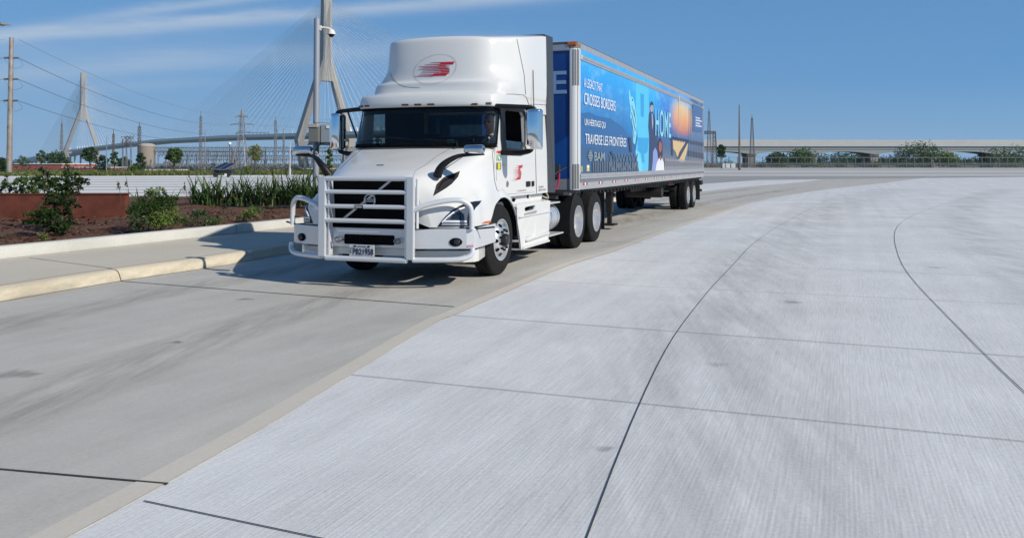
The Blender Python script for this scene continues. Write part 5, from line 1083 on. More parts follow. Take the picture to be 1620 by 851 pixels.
# ---- side skirt, steps, tank, chassis
for sg in (1, -1):
    m = MB(); sk = [(.60, 1.0), (.70, .72), (.80, .50), (.86, .285), (2.19, .285), (2.23, .99), (1.9, 1.0)]
    hole = [(1.0, .50), (1.02, .37), (1.95, .37), (1.95, .56), (1.5, .60), (1.45, .78), (.92, .78)]
    hole2 = [(.95, .915), (1.0, .945), (1.42, .955), (1.46, .93), (1.42, .885), (1.0, .875)]
    plate(m, sk, [hole2], lambda a, b: (sg*(1.22-(.02 if b < .8 else 0)), a, b), (-sg*.03, 0, 0), None)
    m.prism([(sg*1.20, .60, 1.0), (sg*1.20, 2.2, 1.0), (sg*1.02, 2.2, 1.03), (sg*1.02, .62, 1.03)], (0, 0, -.02)); 
    skt = m.build('side_skirt', P_white, T)
    m = MB(); m.prism([(sg*1.05, .62, 1.02), (sg*1.05, 2.2, 1.02), (sg*1.05, 2.25, 1.14), (sg*1.05, .45, 1.14)], (sg*.02, 0, 0)); m.build('rocker_panel', mat('shaded white panel', (.62, .63, .62), .4), T)
    m = MB(); m.prism([(sg*1.2215, y_, z_) for y_, z_ in ((.92, .80), (1.0, .80), (1.52, .83), (1.52, .865), (.96, .845))], (sg*.004, 0, 0)); m.prism([(sg*1.202, y_, z_) for y_, z_ in ((1.05, .44), (1.9, .475), (1.9, .50), (1.15, .50), (1.05, .46))], (sg*.004, 0, 0)); m.build('tread_plate', mat('grey tread', (.38, .39, .40), .5, .4, bump=(150, .8, .004)), skt)
    m = MB(); m.prism([(sg*1.203, y_, z_) for y_, z_ in ((1.0, .52), (1.42, .52), (1.40, .76), (.96, .76))], (sg*.003, 0, 0)); m.prism([(sg*1.203, y_, z_) for y_, z_ in ((1.52, .54), (2.12, .57), (2.12, .76), (1.50, .76))], (sg*.003, 0, 0)); m.prism([(sg*1.203, y_, z_) for y_, z_ in ((.9, .33), (2.1, .33), (2.1, .42), (.93, .42))], (sg*.003, 0, 0)); m.build('step_recess', mat('recess white', (.68, .69, .68), .4), skt)
    m = MB(); m.prism([(sg*1.195, .70, .795), (sg*1.238, .72, .795), (sg*1.238, 2.2, .80), (sg*1.195, 2.2, .80)], (0, 0, .022)); m.prism([(sg*1.195, 1.0, .43), (sg*1.245, 1.02, .40), (sg*1.245, 2.12, .43), (sg*1.195, 2.14, .46)], (0, 0, .03)); m.prism([(sg*1.195, 1.44, .44), (sg*1.228, 1.47, .44), (sg*1.205, 1.50, .79), (sg*1.195, 1.42, .79)], (0, .04, 0)); m.prism([(sg*1.195, .88, .29), (sg*1.232, .89, .29), (sg*1.232, 2.17, .29), (sg*1.195, 2.18, .29)], (0, 0, .03)); m.build('skirt_ledge', P_white, skt)
    m = MB(); m.prism([(sg*1.10, a, b) for a, b in hole2], (sg*.02, 0, 0)); m.box((sg*1.06, .24, .1), (.01, .01, .01)) if 0 else None; m.build('step_opening', P_gap, skt)
    m = MB(); m.tube([(sg*1.12, .68, 1.08), (sg*1.16, .69, 1.06)], .03, 8); m.build('fuel_cap', P_gap, T)
    m = MB(); m.lathe([(0, 0), (0, .21), (.02, .245), (.62, .245), (.64, .21), (.64, 0)], (sg*.93, 2.28, .67), 'y', 32); tk = m.build('fuel_tank', mat('tank white aluminium', (.55, .58, .62), .3, .5), T, smooth=40)
    m = MB(); [m.lathe([(0, .247), (0, .255), (.035, .255), (.035, .247)], (sg*.93, y_, .67), 'y', 32) for y_ in (2.42, 2.78)]; m.build('tank_strap', P_chrome, tk, smooth=40)
    m = MB(); m.bb((sg*.75, 2.25, .925), (sg*1.2, 2.85, .95)); m.bb((sg*.80, 2.25, .36), (sg*1.2, 3.05, .385)); m.build('step_bar', P_alu, T, bevel=.005)
    # quarter fender over the drive wheels
    m = MB(); pts = [(3.878+math.cos(a)*.60, .52+math.sin(a)*.60) for a in np.linspace(R_(196), R_(80), 12)]
    m.grid([[(sg*x, y, z) for y, z in pts] for x in (.62, 1.25)]); m.grid([[(sg*x, y, z-.02) for y, z in pts] for x in (.62, 1.25)]); m.grid([[(sg*1.25, y, z-o) for y, z in pts] for o in (0, .05)])
    m.build('quarter_fender', P_black, T, smooth=50)
    m = MB(); m.bb((sg*.66, 5.84, .22), (sg*1.24, 5.86, 1.0)); m.build('mud_flap', P_black, T)
    m = MB(); m.bb((sg*.34, -.9, .78), (sg*.43, 5.9, 1.02)); m.build('frame_rail', P_frame, T)
m = MB(); m.bb((-1.0, 2.9, .98), (1.1, 3.05, 1.04)); m.bb((-1.15, 3.05, 1.05), (1.2, 4.0, 1.10)); dk = m.build('deck_plate', P_frame, T)
m = MB(); m.bb((.3, 3.40, 1.02), (1.24, 3.42, 1.105)); m.build('cross_plate', P_frame, T)
text('lettering', 'V  O  L  V  O', mat('white lettering', (.75, .75, .75), .5), dk, (.56, 3.398, 1.042), (1, 0, 0), (0, 0, 1), .68, .038)
m = MB(); m.lathe([(0, .1), (0, .46), (.08, .48), (.1, .2)], (0, 4.55, 1.02), 'z', 30); m.prism([(-.4, 4.7, 1.03), (.4, 4.7, 1.03), (.3, 5.3, .95), (-.3, 5.3, .95)], (0, 0, .05)); m.build('fifth_wheel', P_frame, T, smooth=40)
for y_, x1 in ((0, 1.05), (3.878, 1.0), (5.198, 1.0)): m = MB(); m.tube([(-x1, y_, .5), (x1, y_, .5)], .07 if y_ == 0 else .10, 10); m.ell((0, y_, .5), (.2, .22, .2)) if y_ else None; m.build('axle', P_frame, T, smooth=60)
m = MB(); m.bb((-.7, 1.7, .45), (.7, 2.9, .95)); m.bb((-.5, -1.2, .45), (.5, 1.2, .9)); m.bb((-.6, 2.6, 1.0), (.6, 2.75, 1.3)); m.build('drivetrain', P_frame, T)
# air lines behind the cab
for i, (c_, pts) in enumerate((((.35, .01, .06), [(.55, 1.6, 1.75), (.65, 2.5, 1.25), (.78, 3.3, 1.10), (.80, 3.9, 1.18), (.70, 4.35, 1.5)]), ((.28, .01, .06), [(.4, 1.6, 1.7), (.50, 2.6, 1.25), (.6, 3.4, 1.15), (.55, 4.35, 1.5)]), ((.02, .02, .02), [(.5, 1.6, 1.9), (.5, 2.6, 1.4), (.6, 3.4, 1.3), (.85, 4.3, 1.55)]), ((.45, .42, .3), [(1.05, 2.2, 1.08), (1.05, 2.6, 1.02), (.9, 2.9, 1.12)]))):
    m = MB(); m.tube(pts, .018, 7, smooth=6); m.build('air_hose', mat('hose %.2f' % c_[0], c_, .45), T, smooth=60)
# ---- wheels
def tyre(mb, x, sg, y, R=.52, w=.285, tread=True):
    o = sg*1.0; pr = [(0.012, .30), (-.004, .33), (.0, .40), (.012, .455), (.02, .495), (.038, R-.006), (.06, R)]
    n_g = 4
    for i in range(n_g): a = .06+(w-.12)*(i+.5)/n_g; pr += [(a-.009, R), (a-.007, R-.013), (a+.007, R-.013), (a+.009, R)]
    pr += [(w-a, b) for a, b in [(.06, R), (.038, R-.006), (.02, .495), (.012, .455), (0, .40), (-.004, .33), (.012, .30)]]
    mb.lathe([(-a, b) for a, b in pr], (x, y, R), 'x', 64, sg)
def wheel(T, y, sg, kind, xo=1.22, R=.52, steer=0, lab=None):
    m = MB(); x = sg*xo
    if kind == 'front':
        m.lathe([(-.012, .300), (.004, .305), (.006, .290), (-.03, .275), (-.04, .255), (.0, .225), (.028, .19), (.035, .13), (.03, .10), (.03, 0)], (x, y, R), 'x', 60, sg)
    else:
        m.lathe([(-.012, .300), (.004, .305), (.004, .290), (-.02, .280), (-.10, .270), (-.155, .262), (-.165, .24), (-.150, .20), (-.146, .14), (-.14, .0)], (x, y, R), 'x', 60, sg)
    w = m.build('wheel', P_alw, T, smooth=35)
    m = MB(); tyre(m, x, sg, y, R); 
    if kind != 'front': tyre(m, x-sg*.325, sg, y, R)
    m.build('tyre', P_tyre, w, smooth=30)
    m = MB()
    if kind == 'front':
        for k in range(10):
            a = 2*math.pi*k/10; c = (x+sg*.0, y+math.cos(a)*.222, R+math.sin(a)*.222); pts = [c]
            for j in range(16):
                t = 2*math.pi*j/16; rr = math.cos(t)*.026; tt = math.sin(t)*.026; dpth = .012-rr*1.2*0
                pts.append((x+sg*(.010+(-.9*rr)+.004), c[1]+math.cos(a)*rr-math.sin(a)*tt, c[2]+math.sin(a)*rr+math.cos(a)*tt))
            pts[0] = (x+sg*.014, c[1], c[2]); m.add(pts, [(0, j+1, (j+1) % 16+1) for j in range(16)])
        m.build('hand_hole', P_gap, w)
    m = MB(); m2 = MB()
    xx = .035 if kind == 'front' else -.145
    for k in range(10):
        a = 2*math.pi*(k+.5)/10; c = (x+sg*xx, y+math.cos(a)*.145, R+math.sin(a)*.145); m.lathe([(-.01, .018), (.0, .018), (.03, .016), (.035, .0)], c, 'x', 6, sg)
    m.build('lug_nuts', P_gap if kind == 'front' else P_chrome, w)
    m2.lathe([(-.01, .095), (.05, .09), (.07, .075), (.075, .03), (.08, 0)], (x+sg*xx, y, R), 'x', 24, sg); m2.build('hub', mat('dark hub', (.05, .05, .05), .3, .7) if kind == 'front' else P_alw, w, smooth=40)
    return w
for sg in (1, -1):
    wheel(T, 0, sg, 'front', 1.215)
    wheel(T, 3.878, sg, 'dual', 1.24); wheel(T, 5.198, sg, 'dual', 1.24)
# ---- interior
M_in = mat('dark interior', (.014, .017, .019), .85)
m = MB(); m.bb((-1.08, -.30, 1.55), (1.08, .18, 1.86)); m.prism([(.25, .02, 1.84), (1.02, .02, 1.84), (1.02, .28, 1.80), (.25, .28, 1.80)], (0, 0, .05)); m.build('dashboard', M_in, T, bevel=.03)
for sg in (1, -1):
    m = MB(); m.box((sg*.60, .92, 1.46), (.52, .50, .14)); st = m.build('seat', M_in, T, bevel=.04)
    m = MB(); m.box((sg*.60, 1.24, 1.76), (.50, .14, .56), rx=-.15); m.build('backrest', M_in, st, bevel=.04)
    m = MB(); m.box((sg*.60, 1.30, 2.07), (.26, .09, .13), rx=-.15); m.build('headrest', M_in, st, bevel=.03)
m = MB(); cs = Vector((.62, .36, 1.94)); nrm = Vector((0, -.55, .83)).normalized(); e1 = Vector((1, 0, 0)); e2 = nrm.cross(e1)
pts = [cs+(e1*math.cos(t)+e2*math.sin(t))*.225 for t in np.linspace(0, 2*math.pi, 33)]; m.tube(pts, .014, 8, cap=False)
for t in (0, 2.1, 4.2): m.tube([cs, cs+(e1*math.cos(t)+e2*math.sin(t))*.22], .012, 6)
m.tube([cs, cs+Vector((0, -.2, -.3))], .03, 8); m.build('steering_wheel', M_in, T, smooth=60)
m = MB(); m.bb((-.80, 1.49, 2.08), (.44, 1.50, 2.11)); m.bb((-.80, 1.49, 2.46), (.44, 1.50, 2.49)); m.bb((-.82, 1.49, 2.08), (-.76, 1.50, 2.49)); m.bb((.38, 1.49, 2.08), (.44, 1.50, 2.49)); m.build('rear_window_frame', mat('grey rubber', (.16, .19, .19), .6), T)
m = MB(); m.bb((-.8, 1.52, 2.10), (.42, 1.525, 2.47)); m.build('rear_window', G_side, T)
m = MB(); m.bb((-1.09, 1.47, 1.06), (1.09, 1.488, 2.08)); m.bb((-1.09, 1.47, 2.08), (-.83, 1.488, 2.5)); m.bb((.42, 1.47, 2.08), (1.09, 1.488, 2.5)); m.build('back_trim', M_in, T)
m = MB(); m.bb((-1.09, .62, 1.7), (-1.07, 1.45, 2.5)); m.build('side_light_blocker', M_in, T)  # added dark panel, blocks the bright view through the passenger window
m = MB(); m.grid([[(x, 1.60+.012*math.sin(x*40), z) for x in np.linspace(-.82, .2, 60)] for z in (2.05, 2.5)]); m.build('rear_view_fill', mat('blue view fill', (.02, .13, .33), .8), T)  # added blue sheet standing in for the blue view through the rear window
m = MB(); m.bb((.30, .05, 1.93), (.42, .06, 2.0)); m.build('dash_screen', mat('dim green screen', (.10, .16, .12), .3), T)
# ---- driver
M_skin = mat('skin', (.42, .21, .15), .5); M_shirt = mat('navy shirt', (.03, .04, .07), .85); M_hair = mat('silver hair', (.45, .45, .45), .7, noise=(60, .6, (.25, .25, .25)))
pp = thing('person', 'driver with grey hair and glasses seated at the steering wheel in a dark shirt', 'person', T.matrix_basis @ Vector((.62, .98, 1.57)), -TF[2])
def skinbody():
    V = [((0, 0, .0), .15), ((0, .03, .22), .15), ((0, .03, .40), .165), ((0, 0, .50), .075), ((0, -.02, .58), .055), ((0, -.04, .70), .088), ((0, -.045, .78), .082),
         ((.20, .02, .44), .07), ((.27, -.12, .26), .048), ((.20, -.42, .28), .034), ((.17, -.50, .33), .03),
         ((-.20, .02, .44), .07), ((-.27, -.12, .26), .048), ((-.20, -.42, .28), .034), ((-.17, -.50, .33), .03),
         ((.12, -.25, -.02), .085), ((.14, -.48, -.04), .065), ((.14, -.55, -.38), .05), ((-.12, -.25, -.02), .085), ((-.14, -.48, -.04), .065), ((-.14, -.55, -.38), .05)]
    Ed = [(0, 1), (1, 2), (2, 3), (3, 4), (4, 5), (5, 6), (2, 7), (7, 8), (8, 9), (9, 10), (2, 11), (11, 12), (12, 13), (13, 14), (0, 15), (15, 16), (16, 17), (0, 18), (18, 19), (19, 20)]
    hand = 10
    for sg, w in ((1, 10), (-1, 14)):       # palms with five fingers closing on the rim
        for k, (dx, L) in enumerate(((-.03, .07), (-.01, .08), (.01, .085), (.03, .07))):
            b0 = V[w][0]; i = len(V); V.append(((b0[0]+dx*sg, b0[1]-.045, b0[2]+.03), .0105)); V.append(((b0[0]+dx*sg*1.1, b0[1]-.075, b0[2]+.045-L*.1), .0095)); V.append(((b0[0]+dx*sg*1.1, b0[1]-.072, b0[2]+.012), .008)); Ed += [(w, i), (i, i+1), (i+1, i+2)]
        b0 = V[w][0]; i = len(V); V.append(((b0[0]-.045*sg, b0[1]-.01, b0[2]+.0), .012)); V.append(((b0[0]-.04*sg, b0[1]-.05, b0[2]+.0), .009)); Ed += [(w, i), (i, i+1)]
    me = bpy.data.meshes.new('p'); me.from_pydata([v[0] for v in V], Ed, []); o = bpy.data.objects.new('p', me); C.objects.link(o)
    sk = o.modifiers.new('s', 'SKIN'); 
    for i, v in enumerate(V): me.skin_vertices[0].data[i].radius = (v[1], v[1]*(.72 if i in (0, 1, 2) else 1)); me.skin_vertices[0].data[i].use_root = i == 0
    o.modifiers.new('u', 'SUBSURF').levels = 2; dg = bpy.context.evaluated_depsgraph_get(); dg.update(); out = bpy.data.meshes.new_from_object(o.evaluated_get(dg)); bpy.data.objects.remove(o)
    return out
bm_ = skinbody(); m = MB(); m.add([v.co for v in bm_.vertices], [p.vertices for p in bm_.polygons])
# face on the head: brow, nose, lips, chin, ears, eyes
hc = Vector((0, -.05, .725))
m.ell(hc, (.078, .098, .118), 24, 16); m.ell(hc+Vector((0, -.105, -.012)), (.013, .022, .026)); m.ell(hc+Vector((0, -.092, -.058)), (.026, .012, .009)); m.ell(hc+Vector((0, -.085, -.095)), (.03, .02, .02)); m.ell(hc+Vector((0, -.088, .03)), (.05, .014, .010))
for sg in (1, -1): m.ell(hc+Vector((sg*.08, .0, -.005)), (.012, .022, .034))
po = m.build('body', [M_shirt, M_skin], pp)
rm = po.modifiers.new('r', 'REMESH'); rm.mode = 'VOXEL'; rm.voxel_size = .0075; rm.use_smooth_shade = True
dg = bpy.context.evaluated_depsgraph_get(); dg.update(); nm = bpy.data.meshes.new_from_object(po.evaluated_get(dg)); po.modifiers.clear(); po.data = nm
for x in (M_shirt, M_skin):
    if x.name not in [q.name for q in nm.materials if q]: nm.materials.append(x)
while len(nm.materials) < 2: nm.materials.append(M_skin)
nm.materials[0] = M_shirt; nm.materials[1] = M_skin
for p in nm.polygons: c = p.center; p.material_index = 1 if (c.z > .52 or (c.y < -.36 and c.z > .15)) else 0; p.use_smooth = True
m = MB(); m.ell(hc+Vector((0, .022, .030)), (.088, .098, .110), 24, 14); hr = m.build('hair', M_hair, pp, smooth=80)
m = MB()
for sg in (1, -1):
    m.ell(hc+Vector((sg*.032, -.094, .004)), (.023, .008, .016)); m.tube([hc+Vector((sg*.055, -.09, .008)), hc+Vector((sg*.085, .0, .01))], .003, 4)
m.tube([hc+Vector((-.012, -.10, .008)), hc+Vector((.012, -.10, .008))], .003, 4); m.build('glasses', mat('dark glasses', (.01, .01, .012), .1), pp, smooth=60)
m = MB(); m.prism([(-.05, -.03, .50), (0, -.085, .44), (.05, -.03, .50), (0, -.05, .53)], (0, -.012, 0)); m.build('collar', mat('white collar', (.6, .6, .6), .7), pp)
# ============================================================ TRAILER (local: y rearwards from the front wall)
def sr(r, g, b, k=.95): f = lambda c: ((c/255+.055)/1.055)**2.4 if c > 10 else c/255/12.92; return tuple(f(c)*k for c in (r, g, b))
A_ = (RF[0], RF[1], 0)
TR = thing('semi_trailer', 'long box trailer with a blue printed side picture and grey metal rails', 'trailer', A_, -RF[2])
T_metal = mat('trailer aluminium', (.50, .51, .53), .42, .55, noise=(5, .5, (.40, .40, .41)))
T_grey = mat('trailer grey plate', (.40, .41, .42), .55, .2, noise=(7, .5, (.30, .30, .31)))
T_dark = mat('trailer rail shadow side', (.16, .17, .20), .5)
T_white = mat('trailer white post', (.62, .64, .65), .35, .2)
HW = 1.295; L_ = 16.16
m = MB(); m.bb((-HW+.01, .06, 1.12), (HW-.012, L_, 4.06)); m.build('box_body', T_grey, TR)
m = MB(); m.bb((-HW, .03, 4.06), (HW, L_+.01, 4.10)); m.build('roof_sheet', T_metal, TR)
m = MB()
for sg in (1, -1): m.bb((sg*(HW-.03), .12, 3.975), (sg*(HW+.004), L_, 4.07)); m.bb((sg*(HW-.03), .12, 4.07), (sg*(HW-.002), L_, 4.105))
m.bb((-1.15, .0, 3.93), (1.15, .07, 4.06)); m.build('roof_rail', T_metal, TR, bevel=.006)
m = MB(); m.bb((-HW+.02, .0, 4.06), (HW-.02, .1, 4.11)); m.bb((HW-.04, .1, 4.104), (HW-.0, L_, 4.114)); m.build('roof_edge', mat('brown roof edge', (.10, .075, .06), .7), TR)
# front wall
m = MB(); m.bb((-1.15, .02, 1.32), (1.15, .062, 3.93)); fw = m.build('front_wall', mat('deep blue vinyl', (.008, .045, .20), .35, noise=(.8, .5, (.012, .075, .30))), TR)
m = MB(); m.prism([(.15, .018, 1.32), (1.148, .018, 1.32), (1.148, .018, 2.24), (.75, .018, 1.98), (.15, .018, 1.75)], (0, -.004, 0)); m.build('blue_wave', mat('mid blue vinyl', (.010, .085, .34), .35), fw)
m = MB(); m.bb((-1.15, .015, 1.10), (1.15, .065, 1.32)); m.build('front_sill', T_grey, TR)
text('lettering', 'HOME', mat('pale blue lettering', sr(130, 165, 205), .4), fw, (-1.06, .016, 3.05), (1, 0, 0), (0, 0, 1), 2.12, .475)
m = MB(); m.bb((.50, -.03, 1.35), (.92, .02, 1.62)); m.lathe([(0, .03), (.05, .03)], (.62, -.06, 1.5), 'y', 12); m.lathe([(0, .03), (.05, .03)], (.78, -.06, 1.5), 'y', 12); m.build('connector_box', mat('dark connector', (.05, .06, .07), .5), TR)
for sg in (1, -1):
    m = MB(); a = np.linspace(0, math.pi/2, 9); prof = [(sg*(HW-.14+.145*math.sin(t)), .145-.145*math.cos(t)) for t in a]; prof = [(sg*1.13, .0)]+prof+[(sg*(HW+.005), .19)]
    m.grid([[(x, y, z) for x, y in prof] for z in (1.10, 4.0)]); pst = m.build('corner_post', T_white, TR, smooth=50)
    for z0_, z1_ in ((3.22, 3.95), (1.12, 1.62)):
        m = MB()
        for t in (.35, .65, .95, 1.2): x, y = sg*(HW-.14+.150*math.sin(t)), .145-.150*math.cos(t); m.tube([(x, y, z0_), (x, y, z1_)], .009, 4)
        rr = [[(sg*(HW-.14+.147*math.sin(t)), .145-.147*math.cos(t), z) for t in np.linspace(.3, 1.25, 6)] for z in (z0_, z1_)]; m.grid(rr); m.build('post_vent', mat('vent grey', (.30, .31, .32), .5, .3), pst)
    m = MB(); m.lathe([(0, .15), (.09, .16), (.10, .1), (.10, 0)], (sg*(HW-.14), .145, 3.98), 'z', 24); m.build('corner_cap', mat('brown cap', (.20, .15, .11), .6), TR, smooth=40)
    m = MB(); m.box((sg*(HW-.12), .02, 4.07), (.20, .07, .08)); m.build('corner_lamp', P_amber, TR, bevel=.012)
# side picture: one printed sheet, upper strip, shapes printed over it
def pmat():
    m = bpy.data.materials.new('printed side sheet'); m.use_nodes = True; nt = m.node_tree; b = nt.nodes['Principled BSDF']
    tc = N(nt, 'ShaderNodeTexCoord'); sx = N(nt, 'ShaderNodeSeparateXYZ', i_0=tc.outputs['Object'])
    y, z = sx.outputs[1], sx.outputs[2]
    def ramp(v, a, b_, stops):
        r = N(nt, 'ShaderNodeValToRGB', i_0=N(nt, 'ShaderNodeMapRange', i_Value=v, i_1=a, i_2=b_).outputs[0]); e = r.color_ramp.elements
        while len(e) < len(stops): e.new(.5)
        for k, (p, c) in enumerate(stops): e[k].position = p; e[k].color = (*c, 1)
        return r.outputs[0]
    left = ramp(z, 1.43, 3.8, [(0, sr(70, 90, 115)), (.15, sr(48, 88, 130)), (.38, sr(42, 102, 162)), (.62, sr(58, 132, 195)), (.85, sr(50, 152, 222)), (1, sr(55, 165, 230))])
    mid = ramp(z, 1.43, 3.8, [(0, sr(60, 85, 120)), (.3, sr(40, 95, 160)), (.5, sr(35, 135, 205)), (.75, sr(40, 158, 225)), (1, sr(60, 175, 232))])
    right = ramp(z, 1.43, 3.8, [(0, sr(115, 125, 138)), (.3, sr(70, 95, 130)), (.5, sr(55, 100, 165)), (.75, sr(50, 115, 200)), (1, sr(75, 150, 220))])
    end = ramp(z, 1.43, 3.8, [(0, sr(140, 145, 150)), (.3, sr(80, 95, 125)), (.55, sr(85, 120, 170)), (.8, sr(80, 115, 165)), (1, sr(75, 95, 130))])
    def mix(f, a, b_):
        x = N(nt, 'ShaderNodeMix', data_type='RGBA', i_0=f); nt.links.new(a, x.inputs[6]); nt.links.new(b_, x.inputs[7]); return x.outputs[2]
    def st(a, b_): return N(nt, 'ShaderNodeMapRange', interpolation_type='SMOOTHSTEP', i_Value=y, i_1=a, i_2=b_).outputs[0]
    c = mix(st(3.6, 5.0), left, mid); c = mix(st(6.9, 8.6), c, right); c = mix(st(12.8, 13.6), c, end)
    # sunset disc
    dy = M2(nt, 'DIVIDE', M2(nt, 'SUBTRACT', y, 11.7), 2.25); dz_ = M2(nt, 'DIVIDE', M2(nt, 'SUBTRACT', z, 3.15), .80)
    d = M2(nt, 'SQRT', M2(nt, 'ADD', M2(nt, 'MULTIPLY', dy, dy), M2(nt, 'MULTIPLY', dz_, dz_)))
    sun = ramp(z, 2.5, 3.85, [(0, sr(120, 100, 120)), (.2, sr(200, 125, 90)), (.45, sr(225, 160, 100)), (.75, sr(225, 190, 130)), (1, sr(180, 195, 205))])
    f = N(nt, 'ShaderNodeMapRange', interpolation_type='SMOOTHSTEP', i_Value=d, i_1=.45, i_2=1.2, i_3=1., i_4=0.).outputs[0]
    c = mix(M2(nt, 'MULTIPLY', f, N(nt, 'ShaderNodeMapRange', i_Value=z, i_1=2.35, i_2=2.6).outputs[0]), c, sun)
    mp = N(nt, 'ShaderNodeMapping', i_Vector=tc.outputs['Object']); mp.inputs['Scale'].default_value = (1, .8, 1.8)
    nz = N(nt, 'ShaderNodeTexNoise', i_Vector=mp.outputs[0], i_Scale=1.6, i_Detail=7., i_Roughness=.6).outputs[0]
    cl = N(nt, 'ShaderNodeMapRange', i_Value=nz, i_1=.5, i_2=.78, i_3=0., i_4=.55).outputs[0]
    w = N(nt, 'ShaderNodeRGB'); w.outputs[0].default_value = (*sr(140, 200, 235), 1); c = mix(M2(nt, 'MULTIPLY', cl, N(nt, 'ShaderNodeMapRange', i_Value=z, i_1=2.4, i_2=3.4).outputs[0]), c, w.outputs[0])
    # seams of the plates
    mp2 = M2(nt, 'FRACT', M2(nt, 'DIVIDE', y, 1.22)); s_ = M2(nt, 'LESS_THAN', mp2, .018)
    k = N(nt, 'ShaderNodeRGB'); k.outputs[0].default_value = (*sr(35, 70, 110), 1); c = mix(M2(nt, 'MULTIPLY', s_, .35), c, k.outputs[0])
    nt.links.new(c, b.inputs['Base Color']); b.inputs['Roughness'].default_value = .35
    wv = N(nt, 'ShaderNodeTexWave', wave_type='BANDS', bands_direction='Y', i_Vector=tc.outputs['Object'], i_Scale=.41, i_Distortion=1.2, i_Detail=2.).outputs[1]
    bp_ = N(nt, 'ShaderNodeBump', i_Strength=.35, i_Distance=.02, i_Height=wv); nt.links.new(bp_.outputs[0], b.inputs['Normal']); return m
m = MB(); m.bb((HW-.02, .19, 1.42), (HW+.002, L_-.04, 3.975)); pic = m.build('side_picture', pmat(), TR)
m = MB(); m.bb((-HW-.002, .19, 1.42), (-HW+.02, L_-.04, 3.975)); m.build('side_panel', mat('plain blue side', (.04, .22, .5), .4), TR)
def Zp_(x, y): p = bp(900+x/3.545, 60+y/3.545, 'x', HW, RF); return (p.y, p.z)
lay = [0]
def pr(polys, col, name='print_shape', par=None, rough=.35):
    lay[0] += 1; m = MB(); x = HW+.0025+lay[0]*.0006
    for P in polys:
        v, t = cdt(P); m.add([(x, a, b) for a, b in v], t)
    return m.build(name, mat('print %d %d %d' % tuple(int(c*999) for c in col), col, rough), par or pic, recalc=False)
def ell_(cx, cy, rx, ry, n=20): return [(cx+rx*math.cos(t), cy+ry*math.sin(t)) for t in np.linspace(0, 2*math.pi, n, endpoint=False)]
ZZ = lambda L: [Zp_(*p) for p in L]
pr([ZZ([(60, 425), (110, 418), (160, 440), (230, 452), (300, 500), (330, 548), (380, 560), (380, 590), (60, 600)])], sr(46, 98, 152), 'far_shore')
pr([ZZ([(60, 610), (150, 620), (240, 640), (250, 700), (240, 752), (60, 757)])], sr(52, 88, 128), 'dark_shape')
# bridge tower in cyan
pr([ZZ([(372, 268), (385, 243), (410, 236), (436, 254), (446, 290), (449, 560), (445, 740), (418, 775), (396, 768), (372, 640), (384, 560), (374, 400)])], sr(84, 190, 228), 'tower_shape')
pr([ZZ([(400, 312), (420, 318), (420, 447), (402, 440)]), ZZ([(384, 560), (448, 562), (440, 640), (420, 655), (425, 700), (410, 700), (404, 650), (385, 632)])], sr(50, 155, 212), 'tower_opening')
pr([ZZ([(372, 640), (385, 632), (404, 680), (410, 740), (418, 775), (396, 768)])], sr(110, 205, 235), 'tower_foot')
# statue like draped figure
pr([ZZ([(334, 290), (341, 296), (345, 330), (356, 332), (364, 350), (372, 400), (379, 470), (378, 540), (370, 600), (360, 590), (354, 500), (342, 445), (345, 400), (336, 350)])], sr(128, 205, 228), 'draped_figure')
pr([ZZ(L) for L in ([(350, 380), (353, 378), (368, 440), (366, 445)], [(348, 420), (351, 418), (374, 520), (371, 525)], [(346, 450), (349, 448), (366, 560), (363, 560)], [(362, 400), (365, 402), (376, 480), (374, 484)], [(352, 345), (358, 343), (360, 352), (354, 356)])], sr(45, 85, 130), 'drape_fold')
# man in a suit
pr([ZZ([(447, 430), (456, 410), (470, 412), (478, 440), (482, 500), (496, 530), (497, 600), (480, 690), (462, 745), (446, 745), (452, 600), (444, 500)])], sr(44, 56, 92), 'suited_figure')
pr([ZZ(ell_(463, 392, 8.5, 27))], sr(170, 150, 150), 'face_shape'); pr([ZZ([(452, 395), (453, 370), (462, 356), (472, 366), (474, 390), (470, 378), (458, 378)])], sr(35, 40, 60), 'hair_shape')
pr([ZZ([(462, 425), (468, 425), (472, 480), (466, 520)])], sr(150, 165, 190), 'shirt_shape')
text('lettering', 'HOME', mat('pale cyan print', sr(140, 205, 232), .35), pic, (HW+.02, 7.24, 2.42), (0, 1, 0), (0, 0, 1), 2.28, .80, depth=.002)
# light patterned figure and girl in white
pr([ZZ([(470, 640), (482, 615), (494, 640), (500, 700), (488, 745), (462, 745), (468, 700)])], sr(130, 150, 205), 'patterned_figure')
pr([ZZ([(497, 640), (498, 590), (505, 562), (515, 562), (523, 590), (524, 660), (518, 690), (502, 690)])], sr(48, 36, 44), 'hair_shape')
pr([ZZ(ell_(511, 612, 8, 30))], sr(165, 88, 74), 'face_shape')
pr([ZZ([(504, 672), (512, 690), (520, 674), (530, 700), (536, 770), (478, 776), (490, 705)])], sr(225, 225, 230), 'white_dress'); pr([ZZ([(507, 662), (516, 662), (514, 690), (510, 690)])], sr(165, 88, 74), 'neck_shape')
